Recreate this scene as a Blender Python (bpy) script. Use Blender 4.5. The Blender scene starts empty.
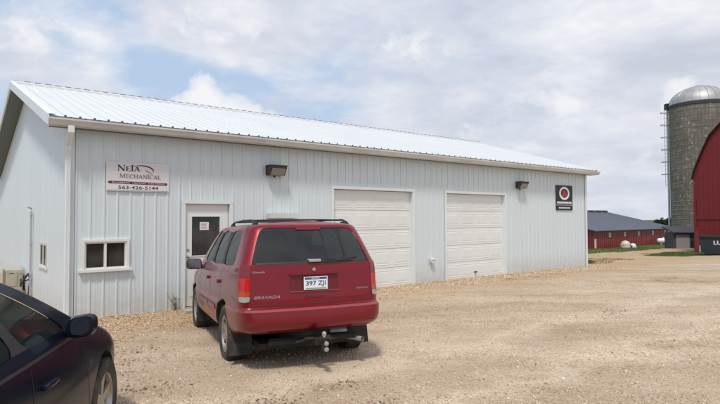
import bpy, bmesh, math, random
import numpy as np
from mathutils import Vector, Matrix
from mathutils.bvhtree import BVHTree
random.seed(7)
rng = np.random.default_rng(7)
sc = bpy.context.scene
col = sc.collection
R = math.radians
PI = math.pi

PX, PY, ANG = -5.0917, 9.4365, PI / 2 - .8979     # near corner of the workshop and the bearing of its front wall
DX, DY = math.cos(ANG), math.sin(ANG)
# ------------------------------------------------------------------ materials
def newmat(name):
    m = bpy.data.materials.new(name); m.use_nodes = True
    nt = m.node_tree
    for n in list(nt.nodes): nt.nodes.remove(n)
    out = nt.nodes.new('ShaderNodeOutputMaterial')
    p = nt.nodes.new('ShaderNodeBsdfPrincipled')
    nt.links.new(p.outputs[0], out.inputs[0])
    return m, nt, p, out

def nd(nt, typ, **kw):
    n = nt.nodes.new(typ)
    for k, v in kw.items(): setattr(n, k, v)
    return n

def noise(nt, vec, scale, detail=4, rough=.55, dist=0):
    n = nd(nt, 'ShaderNodeTexNoise')
    n.inputs['Scale'].default_value = scale; n.inputs['Detail'].default_value = detail
    n.inputs['Roughness'].default_value = rough; n.inputs['Distortion'].default_value = dist
    if vec is not None: nt.links.new(vec, n.inputs['Vector'])
    return n.outputs['Fac']

def ramp(nt, fac, stops, interp='LINEAR'):
    r = nd(nt, 'ShaderNodeValToRGB'); r.color_ramp.interpolation = interp
    e = r.color_ramp.elements
    while len(e) < len(stops): e.new(.5)
    for el, (p, c) in zip(e, stops):
        el.position = p; el.color = (c, c, c, 1) if isinstance(c, (int, float)) else (*c, 1)
    nt.links.new(fac, r.inputs[0]); return r.outputs[0]

def mix(nt, a, b, fac, mode='MIX'):
    m = nd(nt, 'ShaderNodeMix', data_type='RGBA', blend_type=mode)
    for s, v in ((0, fac), (6, a), (7, b)):
        if isinstance(v, (int, float)): m.inputs[s].default_value = v
        elif isinstance(v, tuple): m.inputs[s].default_value = (*v, 1)
        else: nt.links.new(v, m.inputs[s])
    return m.outputs[2]

def math_(nt, op, a, b=None, clamp=False):
    m = nd(nt, 'ShaderNodeMath', operation=op, use_clamp=clamp)
    for i, v in enumerate((a, b)):
        if v is None: continue
        if isinstance(v, (int, float)): m.inputs[i].default_value = v
        else: nt.links.new(v, m.inputs[i])
    return m.outputs[0]

def mapping(nt, scale=(1, 1, 1), rot=(0, 0, 0), coord='Object'):
    t = nd(nt, 'ShaderNodeTexCoord'); m = nd(nt, 'ShaderNodeMapping')
    m.inputs['Scale'].default_value = scale; m.inputs['Rotation'].default_value = rot
    nt.links.new(t.outputs[coord], m.inputs[0]); return m.outputs[0]

def bump(nt, p, h, strength=.3, dist=.01):
    b = nd(nt, 'ShaderNodeBump'); b.inputs['Strength'].default_value = strength
    b.inputs['Distance'].default_value = dist
    nt.links.new(h, b.inputs['Height']); nt.links.new(b.outputs[0], p.inputs['Normal'])

def simple(name, c, rough=.5, metal=0, var=.12, scale=6, spec=.5, coat=0, bmp=0, dirt=None):
    m, nt, p, out = newmat(name)
    v = mapping(nt)
    f = noise(nt, v, scale)
    a = tuple(max(0, x * (1 - var)) for x in c); b = tuple(min(1, x * (1 + var)) for x in c)
    colr = mix(nt, a, b, f)
    if dirt:
        f2 = ramp(nt, noise(nt, v, scale * .4, 6, .65), [(.45, 0.), (.75, 1.)])
        colr = mix(nt, colr, dirt[0], math_(nt, 'MULTIPLY', f2, dirt[1]))
    nt.links.new(colr, p.inputs['Base Color'])
    rr = nd(nt, 'ShaderNodeMapRange'); rr.inputs['To Min'].default_value = rough * .85; rr.inputs['To Max'].default_value = min(1, rough * 1.15)
    nt.links.new(f, rr.inputs[0]); nt.links.new(rr.outputs[0], p.inputs['Roughness'])
    p.inputs['Metallic'].default_value = metal; p.inputs['Specular IOR Level'].default_value = spec
    p.inputs['Coat Weight'].default_value = coat
    if bmp: bump(nt, p, noise(nt, v, scale * 4, 5), bmp, .01)
    return m

def siding_mat(name, c, dirty=True):
    """painted steel siding: faint vertical streaks, dust splash low on the wall"""
    m, nt, p, out = newmat(name)
    v = mapping(nt); vs = mapping(nt, (5, 5, .35))
    f = noise(nt, vs, 1.2, 6, .6); g = noise(nt, v, .5, 4)
    cc = mix(nt, tuple(x * .93 for x in c), tuple(min(1, x * 1.04) for x in c), f)
    cc = mix(nt, cc, tuple(x * .88 for x in c), math_(nt, 'MULTIPLY', g, .45))
    sx = nd(nt, 'ShaderNodeSeparateXYZ'); nt.links.new(v, sx.inputs[0])
    sheet = math_(nt, 'ADD', math_(nt, 'FLOOR', math_(nt, 'MULTIPLY', sx.outputs[0], 1 / .9144)), math_(nt, 'FLOOR', math_(nt, 'MULTIPLY', sx.outputs[1], 1 / .9144)))
    wn = nd(nt, 'ShaderNodeTexWhiteNoise', noise_dimensions='1D'); nt.links.new(sheet, wn.inputs['W'])
    cc = mix(nt, cc, tuple(x * .90 for x in c), math_(nt, 'MULTIPLY', wn.outputs[0], .5))
    st = ramp(nt, noise(nt, mapping(nt, (14, 14, .22)), 1., 5, .6), [(.58, 0.), (.76, .22)])
    cc = mix(nt, cc, tuple(x * .72 for x in c), st)
    if dirty:
        s = nd(nt, 'ShaderNodeSeparateXYZ'); nt.links.new(v, s.inputs[0])
        low = nd(nt, 'ShaderNodeMapRange'); low.inputs['From Min'].default_value = .55; low.inputs['From Max'].default_value = 0.
        nt.links.new(s.outputs[2], low.inputs[0])
        k = math_(nt, 'MULTIPLY', low.outputs[0], ramp(nt, noise(nt, v, 7, 5), [(.25, .15), (.7, .9)]))
        cc = mix(nt, cc, (.42, .33, .23), math_(nt, 'MULTIPLY', k, .55))
    nt.links.new(cc, p.inputs['Base Color']); p.inputs['Roughness'].default_value = .42
    bump(nt, p, noise(nt, v, 2.2, 3), .12, .02)
    return m

def paint_mat(name, c, dust_c=(.30, .22, .17), dust=.5, zlow=.15, zhigh=1.35, metal=.35, base=.08, rearf=.4, coat=.9, spec=.5):
    m, nt, p, out = newmat(name)
    v = mapping(nt); s = nd(nt, 'ShaderNodeSeparateXYZ'); nt.links.new(v, s.inputs[0])
    mr = nd(nt, 'ShaderNodeMapRange'); mr.inputs['From Min'].default_value = zhigh; mr.inputs['From Max'].default_value = zlow
    nt.links.new(s.outputs[2], mr.inputs[0])
    nn = ramp(nt, noise(nt, v, 3.5, 8, .68), [(.3, .2), (.7, 1.)])
    fl = noise(nt, v, 260, 1)
    d = math_(nt, 'ADD', math_(nt, 'MULTIPLY', mr.outputs[0], math_(nt, 'MULTIPLY', nn, dust)), math_(nt, 'MULTIPLY', nn, base), True)
    cc = mix(nt, tuple(x * .85 for x in c), tuple(min(1, x * 1.2) for x in c), fl)
    tcn = nd(nt, 'ShaderNodeTexCoord'); sn = nd(nt, 'ShaderNodeSeparateXYZ'); nt.links.new(tcn.outputs['Normal'], sn.inputs[0])
    sd_ = nd(nt, 'ShaderNodeMapRange'); sd_.inputs['From Min'].default_value = .3; sd_.inputs['From Max'].default_value = .95; sd_.inputs['To Min'].default_value = rearf; sd_.inputs['To Max'].default_value = 1.
    nt.links.new(math_(nt, 'ABSOLUTE', sn.outputs[0]), sd_.inputs[0]); d = math_(nt, 'MULTIPLY', d, sd_.outputs[0])
    cc = mix(nt, cc, dust_c, d)
    nt.links.new(cc, p.inputs['Base Color'])
    rg = nd(nt, 'ShaderNodeMapRange'); rg.inputs['To Min'].default_value = .25; rg.inputs['To Max'].default_value = .8
    nt.links.new(d, rg.inputs[0]); nt.links.new(rg.outputs[0], p.inputs['Roughness'])
    p.inputs['Metallic'].default_value = metal; p.inputs['Specular IOR Level'].default_value = spec
    ct = nd(nt, 'ShaderNodeMapRange'); ct.inputs['To Min'].default_value = coat; ct.inputs['To Max'].default_value = 0.
    nt.links.new(d, ct.inputs[0]); nt.links.new(ct.outputs[0], p.inputs['Coat Weight'])
    p.inputs['Coat Roughness'].default_value = .06
    return m

def glass_mat(name, tint=(.02, .025, .03), see=.25, rough=.03, dust=.15, spec=.6):
    m, nt, p, out = newmat(name)
    v = mapping(nt)
    f = ramp(nt, noise(nt, v, 2.5, 7, .6), [(.35, 0.), (.8, 1.)])
    cc = mix(nt, tint, (.22, .2, .18), math_(nt, 'MULTIPLY', f, dust))
    nt.links.new(cc, p.inputs['Base Color'])
    rr = nd(nt, 'ShaderNodeMapRange'); rr.inputs['To Min'].default_value = rough; rr.inputs['To Max'].default_value = rough + dust
    nt.links.new(f, rr.inputs[0]); nt.links.new(rr.outputs[0], p.inputs['Roughness'])
    p.inputs['Specular IOR Level'].default_value = spec
    t = nd(nt, 'ShaderNodeBsdfTransparent'); t.inputs[0].default_value = (.75, .82, .8, 1)
    ms = nd(nt, 'ShaderNodeMixShader'); ms.inputs[0].default_value = see
    nt.links.new(p.outputs[0], ms.inputs[1]); nt.links.new(t.outputs[0], ms.inputs[2]); nt.links.new(ms.outputs[0], out.inputs[0])
    return m

def gravel_mat():
    m, nt, p, out = newmat('crushed_rock_gravel')
    v = mapping(nt); vst = mapping(nt, (.16, 1, 1), (0, 0, -R(36)))
    big = noise(nt, v, .22, 6, .6, .4); track = noise(nt, vst, .75, 7, .62, .3); mid = noise(nt, v, 1.6, 6, .65)
    c = mix(nt, (.40, .30, .205), (.57, .46, .345), ramp(nt, track, [(.36, 0.), (.64, 1.)]))
    c = mix(nt, c, (.60, .49, .375), ramp(nt, big, [(.45, 0.), (.7, .8)]))
    c = mix(nt, c, (.38, .24, .135), ramp(nt, mid, [(.5, 0.), (.78, .65)]))
    pack = ramp(nt, noise(nt, vst, .42, 5, .6, .5), [(.42, 0.), (.60, 1.)])
    ws = nd(nt, 'ShaderNodeSeparateXYZ'); nt.links.new(v, ws.inputs[0])
    wd = math_(nt, 'SUBTRACT', math_(nt, 'MULTIPLY', math_(nt, 'SUBTRACT', ws.outputs[0], PX), DY), math_(nt, 'MULTIPLY', math_(nt, 'SUBTRACT', ws.outputs[1], PY), DX))
    wd = math_(nt, 'ADD', wd, math_(nt, 'MULTIPLY', noise(nt, v, .8, 5, .6), 2.5))
    band = ramp(nt, math_(nt, 'DIVIDE', wd, 8.), [(.0, .7), (.22, .75), (.42, .0), (1., 0.)])
    c = mix(nt, c, (.47, .325, .195), band)
    # wheel lanes running past the doors
    for cw, wid in ((5.4, .5), (7.0, .5), (9.6, .6)):
        ln1 = math_(nt, 'SUBTRACT', 1., math_(nt, 'DIVIDE', math_(nt, 'ABSOLUTE', math_(nt, 'SUBTRACT', wd, cw + 1.2)), wid), True)
        c = mix(nt, c, (.66, .54, .41), math_(nt, 'MULTIPLY', ln1, .7))
    c = mix(nt, c, (.30, .215, .14), ramp(nt, noise(nt, vst, 1.1, 6, .65, .4), [(.60, 0.), (.78, .5)]))
    def peb(scale, w):
        vo = nd(nt, 'ShaderNodeTexVoronoi'); vo.inputs['Scale'].default_value = scale; nt.links.new(v, vo.inputs['Vector'])
        s = nd(nt, 'ShaderNodeSeparateColor'); nt.links.new(vo.outputs['Color'], s.inputs[0])
        return s.outputs[0], vo.outputs['Distance']
    a, da = peb(52, 1); b, db = peb(110, 1)
    amt = math_(nt, 'SUBTRACT', .85, math_(nt, 'MULTIPLY', pack, .65))
    c = mix(nt, c, ramp(nt, a, [(0., (.50, .43, .38)), (.35, (.9, .88, .86)), (.75, (1.03, 1.01, .99)), (1., (1.28, 1.28, 1.28))]), amt, 'MULTIPLY')
    c = mix(nt, c, ramp(nt, b, [(0., .72), (1., 1.25)]), .6, 'MULTIPLY')
    nt.links.new(c, p.inputs['Base Color']); p.inputs['Roughness'].default_value = .95; p.inputs['Specular IOR Level'].default_value = .15
    h = math_(nt, 'ADD', math_(nt, 'MULTIPLY', da, -1.), math_(nt, 'MULTIPLY', db, -.4))
    h = math_(nt, 'ADD', h, math_(nt, 'MULTIPLY', mid, 1.5))
    bump(nt, p, h, .55, .015)
    return m

def stone_mat():
    m, nt, p, out = newmat('loose_stone')
    g = nd(nt, 'ShaderNodeNewGeometry')
    c = ramp(nt, g.outputs['Random Per Island'], [(0., (.26, .18, .12)), (.25, (.46, .34, .23)), (.65, (.62, .49, .36)), (.92, (.68, .57, .46)), (1., (.78, .73, .66))])
    nt.links.new(c, p.inputs['Base Color']); p.inputs['Roughness'].default_value = .9; p.inputs['Specular IOR Level'].default_value = .2
    return m

def grass_mat(name, a=(.055, .095, .02), b=(.13, .16, .05)):
    m, nt, p, out = newmat(name)
    v = mapping(nt)
    c = mix(nt, a, b, ramp(nt, noise(nt, v, .6, 8, .7), [(.3, 0.), (.7, 1.)]))
    nt.links.new(c, p.inputs['Base Color']); p.inputs['Roughness'].default_value = .9; p.inputs['Specular IOR Level'].default_value = .1
    bump(nt, p, noise(nt, v, 14, 5), .6, .05)
    return m

def island_mat(name, stops, rough=.85, translucent=False):
    m, nt, p, out = newmat(name)
    g = nd(nt, 'ShaderNodeNewGeometry')
    nt.links.new(ramp(nt, g.outputs['Random Per Island'], stops), p.inputs['Base Color'])
    p.inputs['Roughness'].default_value = rough; p.inputs['Specular IOR Level'].default_value = .15
    return m

M = {}
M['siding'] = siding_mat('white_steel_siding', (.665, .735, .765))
M['siding_lit'] = siding_mat('white_steel_siding_lit', (.72, .785, .81))  # same siding made lighter: the gable's brighter light put into the colour
M['roof'] = simple('white_steel_roof', (.67, .685, .69), .5, 0, .06, .8)
M['trim'] = simple('cream_trim', (.72, .77, .785), .5, 0, .06, 3, dirt=((.5, .47, .42), .2))
M['gutter'] = simple('beige_gutter', (.64, .645, .62), .4, 0, .08, 4, dirt=((.28, .25, .2), .35))
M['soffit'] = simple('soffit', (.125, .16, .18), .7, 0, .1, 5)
M['gap_shade'] = simple('grey_gap_shade', (.20, .205, .21), .9)  # dark grey painted for shade in the roof rib gaps
M['door'] = simple('off_white_garage_door', (.755, .775, .755), .5, 0, .05, 1.5, dirt=((.55, .50, .43), .25))
M['entry'] = simple('off_white_entry_door', (.72, .735, .715), .45, 0, .05, 2)
M['white'] = simple('white_vinyl', (.75, .75, .73), .45, 0, .05, 4)
M['glass'] = glass_mat('window_glass', (.03, .03, .03), .35, .03, .35, .9)
M['dark'] = simple('black_plastic', (.02, .02, .022), .5, 0, .2, 10)
M['rubber'] = simple('tyre_rubber', (.028, .026, .024), .85, 0, .3, 12, dirt=((.2, .15, .1), .5))
M['paper'] = simple('paper', (.75, .75, .75), .8)
M['steel'] = simple('brushed_steel', (.6, .6, .6), .3, 1)
M['chrome'] = simple('chrome', (.85, .85, .85), .12, 1, .03)
M['conc'] = simple('concrete', (.42, .40, .36), .9, 0, .15, 5, bmp=.3)
M['bronze'] = simple('dark_bronze_housing', (.06, .055, .05), .5, .3, .2)
M['lamp_lens'] = simple('lamp_lens', (.27, .26, .24), .2, 0, .2, 20)
M['sign_white'] = simple('sign_face_white', (.70, .68, .69), .5, 0, .04, 3)
M['ink_black'] = simple('ink_black', (.015, .015, .02), .5)
M['ink_maroon'] = simple('ink_maroon', (.11, .015, .025), .5)
M['ink_grey'] = simple('ink_grey', (.25, .12, .13), .5)
M['ink_white'] = simple('ink_white', (.8, .8, .8), .5)
M['ink_red'] = simple('ink_red', (.45, .03, .03), .5)
M['ink_blue'] = simple('ink_blue', (.03, .09, .22), .5)
M['ink_green'] = simple('ink_pale_green', (.25, .36, .3), .5)
M['beige_cab'] = simple('beige_cabinet', (.46, .43, .34), .5, 0, .1, 6, dirt=((.2, .17, .12), .4))
M['galv'] = simple('galvanised', (.5, .51, .52), .45, .6, .15, 6)
M['red'] = paint_mat('red_car_paint', (.195, .001, .011), dust=.5, base=.08, metal=.25, coat=.55, rearf=.10, spec=.3)
M['black'] = paint_mat('black_car_paint', (.006, .009, .019), dust_c=(.06, .05, .045), dust=.12, zhigh=.7, metal=.0, base=.0, coat=.1, spec=.1)
M['cglass'] = glass_mat('car_glass', (.008, .010, .013), .09, .02, .12)
M['sideglass'] = glass_mat('car_side_glass', (.02, .032, .03), .4, .02, .1, .4)
M['tl_red'] = simple('tail_lens_red', (.55, .008, .008), .12, 0, .15, 30, coat=.6)
M['tl_amber'] = simple('tail_lens_amber', (.42, .055, .008), .12, 0, .25, 30, coat=.6)
M['tl_clear'] = simple('tail_lens_clear', (.36, .34, .33), .12, 0, .3, 40, coat=.6)
M['tl_dark'] = simple('tail_lens_dark', (.20, .006, .01), .12, 0, .2, 30, coat=.6)
M['seat'] = simple('seat_fabric', (.16, .15, .14), .9)
M['under'] = simple('underbody', (.02, .018, .016), .9, 0, .4, 8, dirt=((.12, .09, .06), .5))
M['rim'] = simple('alloy_rim', (.42, .40, .38), .35, .8, .15, 8, dirt=((.2, .15, .1), .5))
M['mirror'] = simple('mirror_glass', (.30, .34, .36), .06, 1, .05)
M['pad'] = simple('bumper_step_pad', (.27, .06, .07), .6, 0, .5, 60)
M['gravel'] = gravel_mat()
M['stone'] = stone_mat()
M['ground'] = grass_mat('farm_field')
M['blade'] = island_mat('grass_blades', [(0., (.05, .085, .02)), (.5, (.10, .14, .04)), (1., (.22, .22, .10))])
M['leaf'] = island_mat('tree_leaves', [(0., (.015, .028, .012)), (.5, (.03, .05, .02)), (1., (.06, .085, .03))])
M['litter'] = island_mat('dead_leaf_litter', [(0., (.13, .09, .05)), (.6, (.24, .17, .10)), (1., (.38, .29, .18))])
M['bark'] = simple('bark', (.07, .055, .04), .95, 0, .3, 8)
M['barn_red'] = siding_mat('red_barn_siding', (.21, .018, .018), False)
M['gothic_red'] = siding_mat('deep_red_barn_siding', (.19, .012, .014), False)
M['blue_roof'] = simple('blue_grey_steel_roof', (.115, .13, .16), .55, 0, .06, .3)
M['dark_roof'] = simple('dark_shingles', (.06, .062, .07), .8, 0, .2, 8)
M['roof_red'] = simple('dark_red_roof_edge', (.05, .018, .018), .8, 0, .2, 3)
M['greydoor'] = simple('grey_panel', (.27, .25, .245), .7, 0, .08, 3)
M['tank_white'] = simple('tank_white', (.78, .78, .76), .4)
M['hutch'] = simple('hutch_plastic', (.62, .52, .42), .5, 0, .15, 2)
M['dumpster'] = simple('dark_dumpster_steel', (.022, .03, .033), .6, .2, .25, 5)

def silo_mat():
    m, nt, p, out = newmat('concrete_staves')
    t = nd(nt, 'ShaderNodeTexCoord'); s = nd(nt, 'ShaderNodeSeparateXYZ'); nt.links.new(t.outputs['Object'], s.inputs[0])
    ang = math_(nt, 'MULTIPLY', math_(nt, 'ARCTAN2', s.outputs[1], s.outputs[0]), 2.35)
    c = nd(nt, 'ShaderNodeCombineXYZ'); nt.links.new(s.outputs[2], c.inputs[0]); nt.links.new(ang, c.inputs[1])
    b = nd(nt, 'ShaderNodeTexBrick'); b.inputs['Scale'].default_value = 1
    b.inputs['Brick Width'].default_value = .76; b.inputs['Row Height'].default_value = .27; b.inputs['Mortar Size'].default_value = .02
    b.inputs['Color1'].default_value = (.20, .172, .135, 1); b.inputs['Color2'].default_value = (.245, .21, .165, 1); b.inputs['Mortar'].default_value = (.14, .12, .095, 1)
    nt.links.new(c.outputs[0], b.inputs['Vector'])
    n1 = noise(nt, t.outputs['Object'], .7, 6, .65); n2 = noise(nt, t.outputs['Object'], 3.2, 6, .7)
    cc = mix(nt, b.outputs[0], (.10, .082, .062), ramp(nt, n1, [(.4, 0.), (.7, .6)]))
    cc = mix(nt, cc, (.5, .48, .42), ramp(nt, n2, [(.56, 0.), (.68, .75)]))
    nt.links.new(cc, p.inputs['Base Color']); p.inputs['Roughness'].default_value = .95
    bump(nt, p, n2, .4, .05)
    return m
M['silo'] = silo_mat()
M['dome'] = simple('silo_dome_aluminium', (.46, .45, .44), .5, .5, .15, 1.5, dirt=((.2, .17, .14), .4))

# ------------------------------------------------------------------ geometry helpers
class MB:
    def __init__(s): s.v = []; s.f = []; s.m = []
    def add(s, vs, fs, mi=0, mat=None):
        o = len(s.v)
        s.v += [tuple(mat @ Vector(v)) if mat is not None else tuple(v) for v in vs]
        s.f += [tuple(i + o for i in f) for f in fs]; s.m += [mi] * len(fs); return s
    def box(s, a, b, mi=0, mat=None):
        x0, y0, z0 = a; x1, y1, z1 = b
        return s.add([(x0, y0, z0), (x1, y0, z0), (x1, y1, z0), (x0, y1, z0), (x0, y0, z1), (x1, y0, z1), (x1, y1, z1), (x0, y1, z1)],
              [(0, 3, 2, 1), (4, 5, 6, 7), (0, 1, 5, 4), (1, 2, 6, 5), (2, 3, 7, 6), (3, 0, 4, 7)], mi, mat)
    def rbox(s, a, b, r=.02, mi=0, mat=None, seg=2):
        bm = bmesh.new(); bmesh.ops.create_cube(bm, size=1)
        for v in bm.verts:
            v.co = Vector([a[i] + (v.co[i] + .5) * (b[i] - a[i]) for i in range(3)])
        bmesh.ops.bevel(bm, geom=list(bm.edges), offset=r, segments=seg, affect='EDGES', profile=.5)
        bm.verts.index_update()
        s.add([tuple(v.co) for v in bm.verts], [tuple(v.index for v in f.verts) for f in bm.faces], mi, mat); bm.free(); return s
    def tube(s, pts, r, n=8, mi=0, cap=True):
        pts = [Vector(p) for p in pts]; rs = r if isinstance(r, (list, tuple)) else [r] * len(pts)
        rings = []; up = Vector((0, 0, 1))
        for i, p in enumerate(pts):
            d = (pts[min(i + 1, len(pts) - 1)] - pts[max(i - 1, 0)]).normalized()
            a = d.cross(up if abs(d.z) < .95 else Vector((0, 1, 0))).normalized(); b = d.cross(a)
            rings.append([tuple(p + (a * math.cos(t) + b * math.sin(t)) * rs[i]) for t in [2 * PI * k / n for k in range(n)]])
        vs = [v for q in rings for v in q]; fs = []
        for i in range(len(pts) - 1):
            for k in range(n): fs.append((i * n + k, i * n + (k + 1) % n, (i + 1) * n + (k + 1) % n, (i + 1) * n + k))
        if cap: fs += [tuple(range(n)), tuple(range((len(pts) - 1) * n, len(pts) * n))]
        return s.add(vs, fs, mi)
    def lathe(s, prof, n=24, mi=0, axis='z', origin=(0, 0, 0), a0=0, a1=2 * PI):
        full = abs(a1 - a0 - 2 * PI) < 1e-6; k = n if full else n + 1; vs = []
        for (r, h) in prof:
            for i in range(k):
                t = a0 + (a1 - a0) * i / n; c, q = r * math.cos(t), r * math.sin(t)
                p = (c, q, h) if axis == 'z' else ((h, c, q) if axis == 'x' else (c, h, q))
                vs.append((p[0] + origin[0], p[1] + origin[1], p[2] + origin[2]))
        fs = []
        for j in range(len(prof) - 1):
            for i in range(n if full else n):
                i2 = (i + 1) % k
                fs.append((j * k + i, j * k + i2, (j + 1) * k + i2, (j + 1) * k + i))
        return s.add(vs, fs, mi)
    def prism(s, poly, axis, a, b, mi=0, mat=None):
        """extrude a 2D polygon; axis 'x','y','z' is the extrusion direction"""
        def P(u, v, w): return {'x': (w, u, v), 'y': (u, w, v), 'z': (u, v, w)}[axis]
        n = len(poly)
        vs = [P(u, v, a) for u, v in poly] + [P(u, v, b) for u, v in poly]
        fs = [tuple(range(n)), tuple(range(n, 2 * n))] + [(i, (i + 1) % n, n + (i + 1) % n, n + i) for i in range(n)]
        return s.add(vs, fs, mi, mat)
    def build(s, name, mats, parent=None, smooth=False, angle=None, loc=None):
        me = bpy.data.meshes.new(name); me.from_pydata(s.v, [], s.f)
        if not isinstance(mats, (list, tuple)): mats = [mats]
        for m in mats: me.materials.append(m)
        me.polygons.foreach_set('material_index', s.m)
        me.update()
        if smooth:
            bm = bmesh.new(); bm.from_mesh(me); bmesh.ops.recalc_face_normals(bm, faces=bm.faces)
            ang = angle or R(35)
            for f in bm.faces: f.smooth = True
            for e in bm.edges:
                if len(e.link_faces) == 2 and e.calc_face_angle(0) > ang: e.smooth = False
            bm.to_mesh(me); bm.free()
        o = bpy.data.objects.new(name, me); col.objects.link(o)
        if parent is not None: o.parent = parent
        if loc: o.location = loc
        return o

def thing(name, label, cat, loc=(0, 0, 0), rz=0, group=None, rx=0):
    o = bpy.data.objects.new(name, None); col.objects.link(o); o.location = loc; o.rotation_euler = (rx, 0, rz)
    o.empty_display_size = .2
    return tag(o, label, cat, group)
def tag(o, label, cat, group=None, kind=None):
    if label: o['label'] = label
    if cat: o['category'] = cat
    if group: o['group'] = group
    if kind: o['kind'] = kind
    return o
def bez(o, w=.006, seg=2):
    m = o.modifiers.new('bevel', 'BEVEL'); m.width = w; m.segments = seg; m.limit_method = 'ANGLE'; m.angle_limit = R(40); return o

def text_mesh(txt, size, sx=1, shear=0, bold=0, align='CENTER'):
    cu = bpy.data.curves.new('t', 'FONT'); cu.body = txt; cu.size = size; cu.align_x = align; cu.align_y = 'CENTER'; cu.shear = shear
    cu.offset = bold; cu.resolution_u = 3
    o = bpy.data.objects.new('t', cu); col.objects.link(o)
    dg = bpy.context.evaluated_depsgraph_get(); dg.update()
    me = o.evaluated_get(dg).to_mesh()
    vs = [(v.co.x * sx, v.co.y) for v in me.vertices]; fs = [tuple(p.vertices) for p in me.polygons]
    o.evaluated_get(dg).to_mesh_clear(); bpy.data.objects.remove(o); bpy.data.curves.remove(cu)
    return vs, fs
def fit_text(txt, x0, x1, y0, y1, **k):
    vs, fs = text_mesh(txt, 1, **k)
    a = min(v[0] for v in vs); b = max(v[0] for v in vs); c = min(v[1] for v in vs); d = max(v[1] for v in vs)
    return [((v[0] - a) / (b - a) * (x1 - x0) + x0, (v[1] - c) / (d - c) * (y1 - y0) + y0) for v in vs], fs

# ------------------------------------------------------------------ terrain
L, WALLH, DEPTH = 17.285, 3.353, 11.4
def sm(v):
    v = min(max(v, 0), 1); return v * v * (3 - 2 * v)
KS = [20, 26, 34, 44, 60, 108, 140, 170, 250, 600, 3000]; VS = [-.06, -.22, -.58, -1.02, -1.9, -4.5, -4.7, -5.8, -9, -12, -12]
def T(x, y):
    b = sum(np.interp(y + o, KS, VS) for o in (-3, -1.5, 0, 1.5, 3)) / 5
    b += .35 * math.exp(-((x - 32) ** 2 + (y - 50) ** 2) / 200)
    t = (x - PX) * DX + (y - PY) * DY; w = -(-(x - PX) * DY + (y - PY) * DX)
    b -= .09 * sm(w / .9) * sm((4.5 - w) / 3.2) * sm((t + 2) / 2) * sm((9 - t) / 4)
    if w < .6: b += .05 * sm((.6 - w) / .6) * (1 - sm((t - 14) / 4)) * sm((y + 2) / 4) * sm((40 - y) / 15)
    return float(b)
def yard_z(x, y):
    n = .012 * math.sin(x * 1.9 + 1.3 * math.sin(y * 1.1)) * math.sin(y * 1.6 + x * .4) + .008 * math.sin(x * 4.1 + y * 2.3) * math.sin(y * 3.7 - x)
    return T(x, y) + .012 + n
def wall_w(x, y): return (x - PX) * DY - (y - PY) * DX
def inpoly(x, y, P):
    c = False; j = len(P) - 1
    for i in range(len(P)):
        if (P[i][1] > y) != (P[j][1] > y) and x < (P[j][0] - P[i][0]) * (y - P[i][1]) / (P[j][1] - P[i][1]) + P[i][0]: c = not c
        j = i
    return c

def axis_vals(rngs):
    out = []
    for a, b, s in rngs: out += list(np.arange(a, b, s))
    return sorted(set(round(v, 3) for v in out))
def grid_sheet(name, xs, ys, zf, keep, mat):
    idx = {}; vs = []; fs = []
    for j in range(len(ys) - 1):
        for i in range(len(xs) - 1):
            cx, cy = (xs[i] + xs[i + 1]) / 2, (ys[j] + ys[j + 1]) / 2
            if keep and not keep(cx, cy): continue
            q = []
            for a, b in ((i, j), (i + 1, j), (i + 1, j + 1), (i, j + 1)):
                if (a, b) not in idx: idx[(a, b)] = len(vs); vs.append((xs[a], ys[b], zf(xs[a], ys[b])))
                q.append(idx[(a, b)])
            fs.append(tuple(q))
    mb = MB(); mb.add(vs, fs); return mb.build(name, mat, smooth=True, angle=R(80))
gx = axis_vals([(-3000, -300, 450), (-300, -60, 30), (-60, -20, 4), (-20, 50, 1.5), (50, 130, 4), (130, 400, 30), (400, 3001, 400)])
gy = axis_vals([(-600, -60, 90), (-60, -10, 5), (-10, 60, 1.5), (60, 180, 4), (180, 400, 20), (400, 3001, 250)])
tag(grid_sheet('ground', gx, gy, lambda x, y: T(x, y) - .03 - (.12 if -6 < wall_w(x, y) < 7 and -12 < x < 14 and 2 < y < 26 else 0), None, M['ground']), None, None, kind='structure')

YARD = [(-24, -14), (46, -14), (46, 20), (46, 36), (36, 41), (28.5, 45.3), (27.2, 46.2), (26, 46), (23.5, 43.3), (21.1, 41), (18.4, 38.5), (16.2, 36.8), (15.3, 36.6), (12, 34), (11.6, 29), (10.9, 25.5), (9.5, 22.4), (7, 19.8), (3, 17.5), (-6, 15), (-13, 21), (-24, 24)]
PATCH = [(17.51, 33.41), (20.66, 37.1), (22.61, 38.42), (24.5, 38.2), (23.6, 33), (19.2, 30.1), (16.9, 28.6), (16.2, 30.4)]
CORNER = [(9.3, 21.6), (10.5, 22.8), (12.2, 24.6), (12.6, 26.6), (11.7, 27.2), (10.4, 25.5), (8.6, 22.4)]
def nz(x, y): return .35 * math.sin(x * 1.7 + y * .6) + .22 * math.sin(y * 3.1 - x * 1.3)
def in_yard(x, y):
    a, b = x + nz(x, y) * .6, y + nz(y, x) * .6
    return inpoly(a, b, YARD) and not inpoly(a, b, PATCH)
yx = axis_vals([(-24, -10, 1), (-10, 12, .3), (12, 30, .4), (30, 47, 1)])
yy = axis_vals([(-14, 2, 1), (2, 16, .3), (16, 48, .4)])
tag(grid_sheet('gravel_yard', yx, yy, yard_z, in_yard, M['gravel']), None, None, kind='structure')

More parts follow.
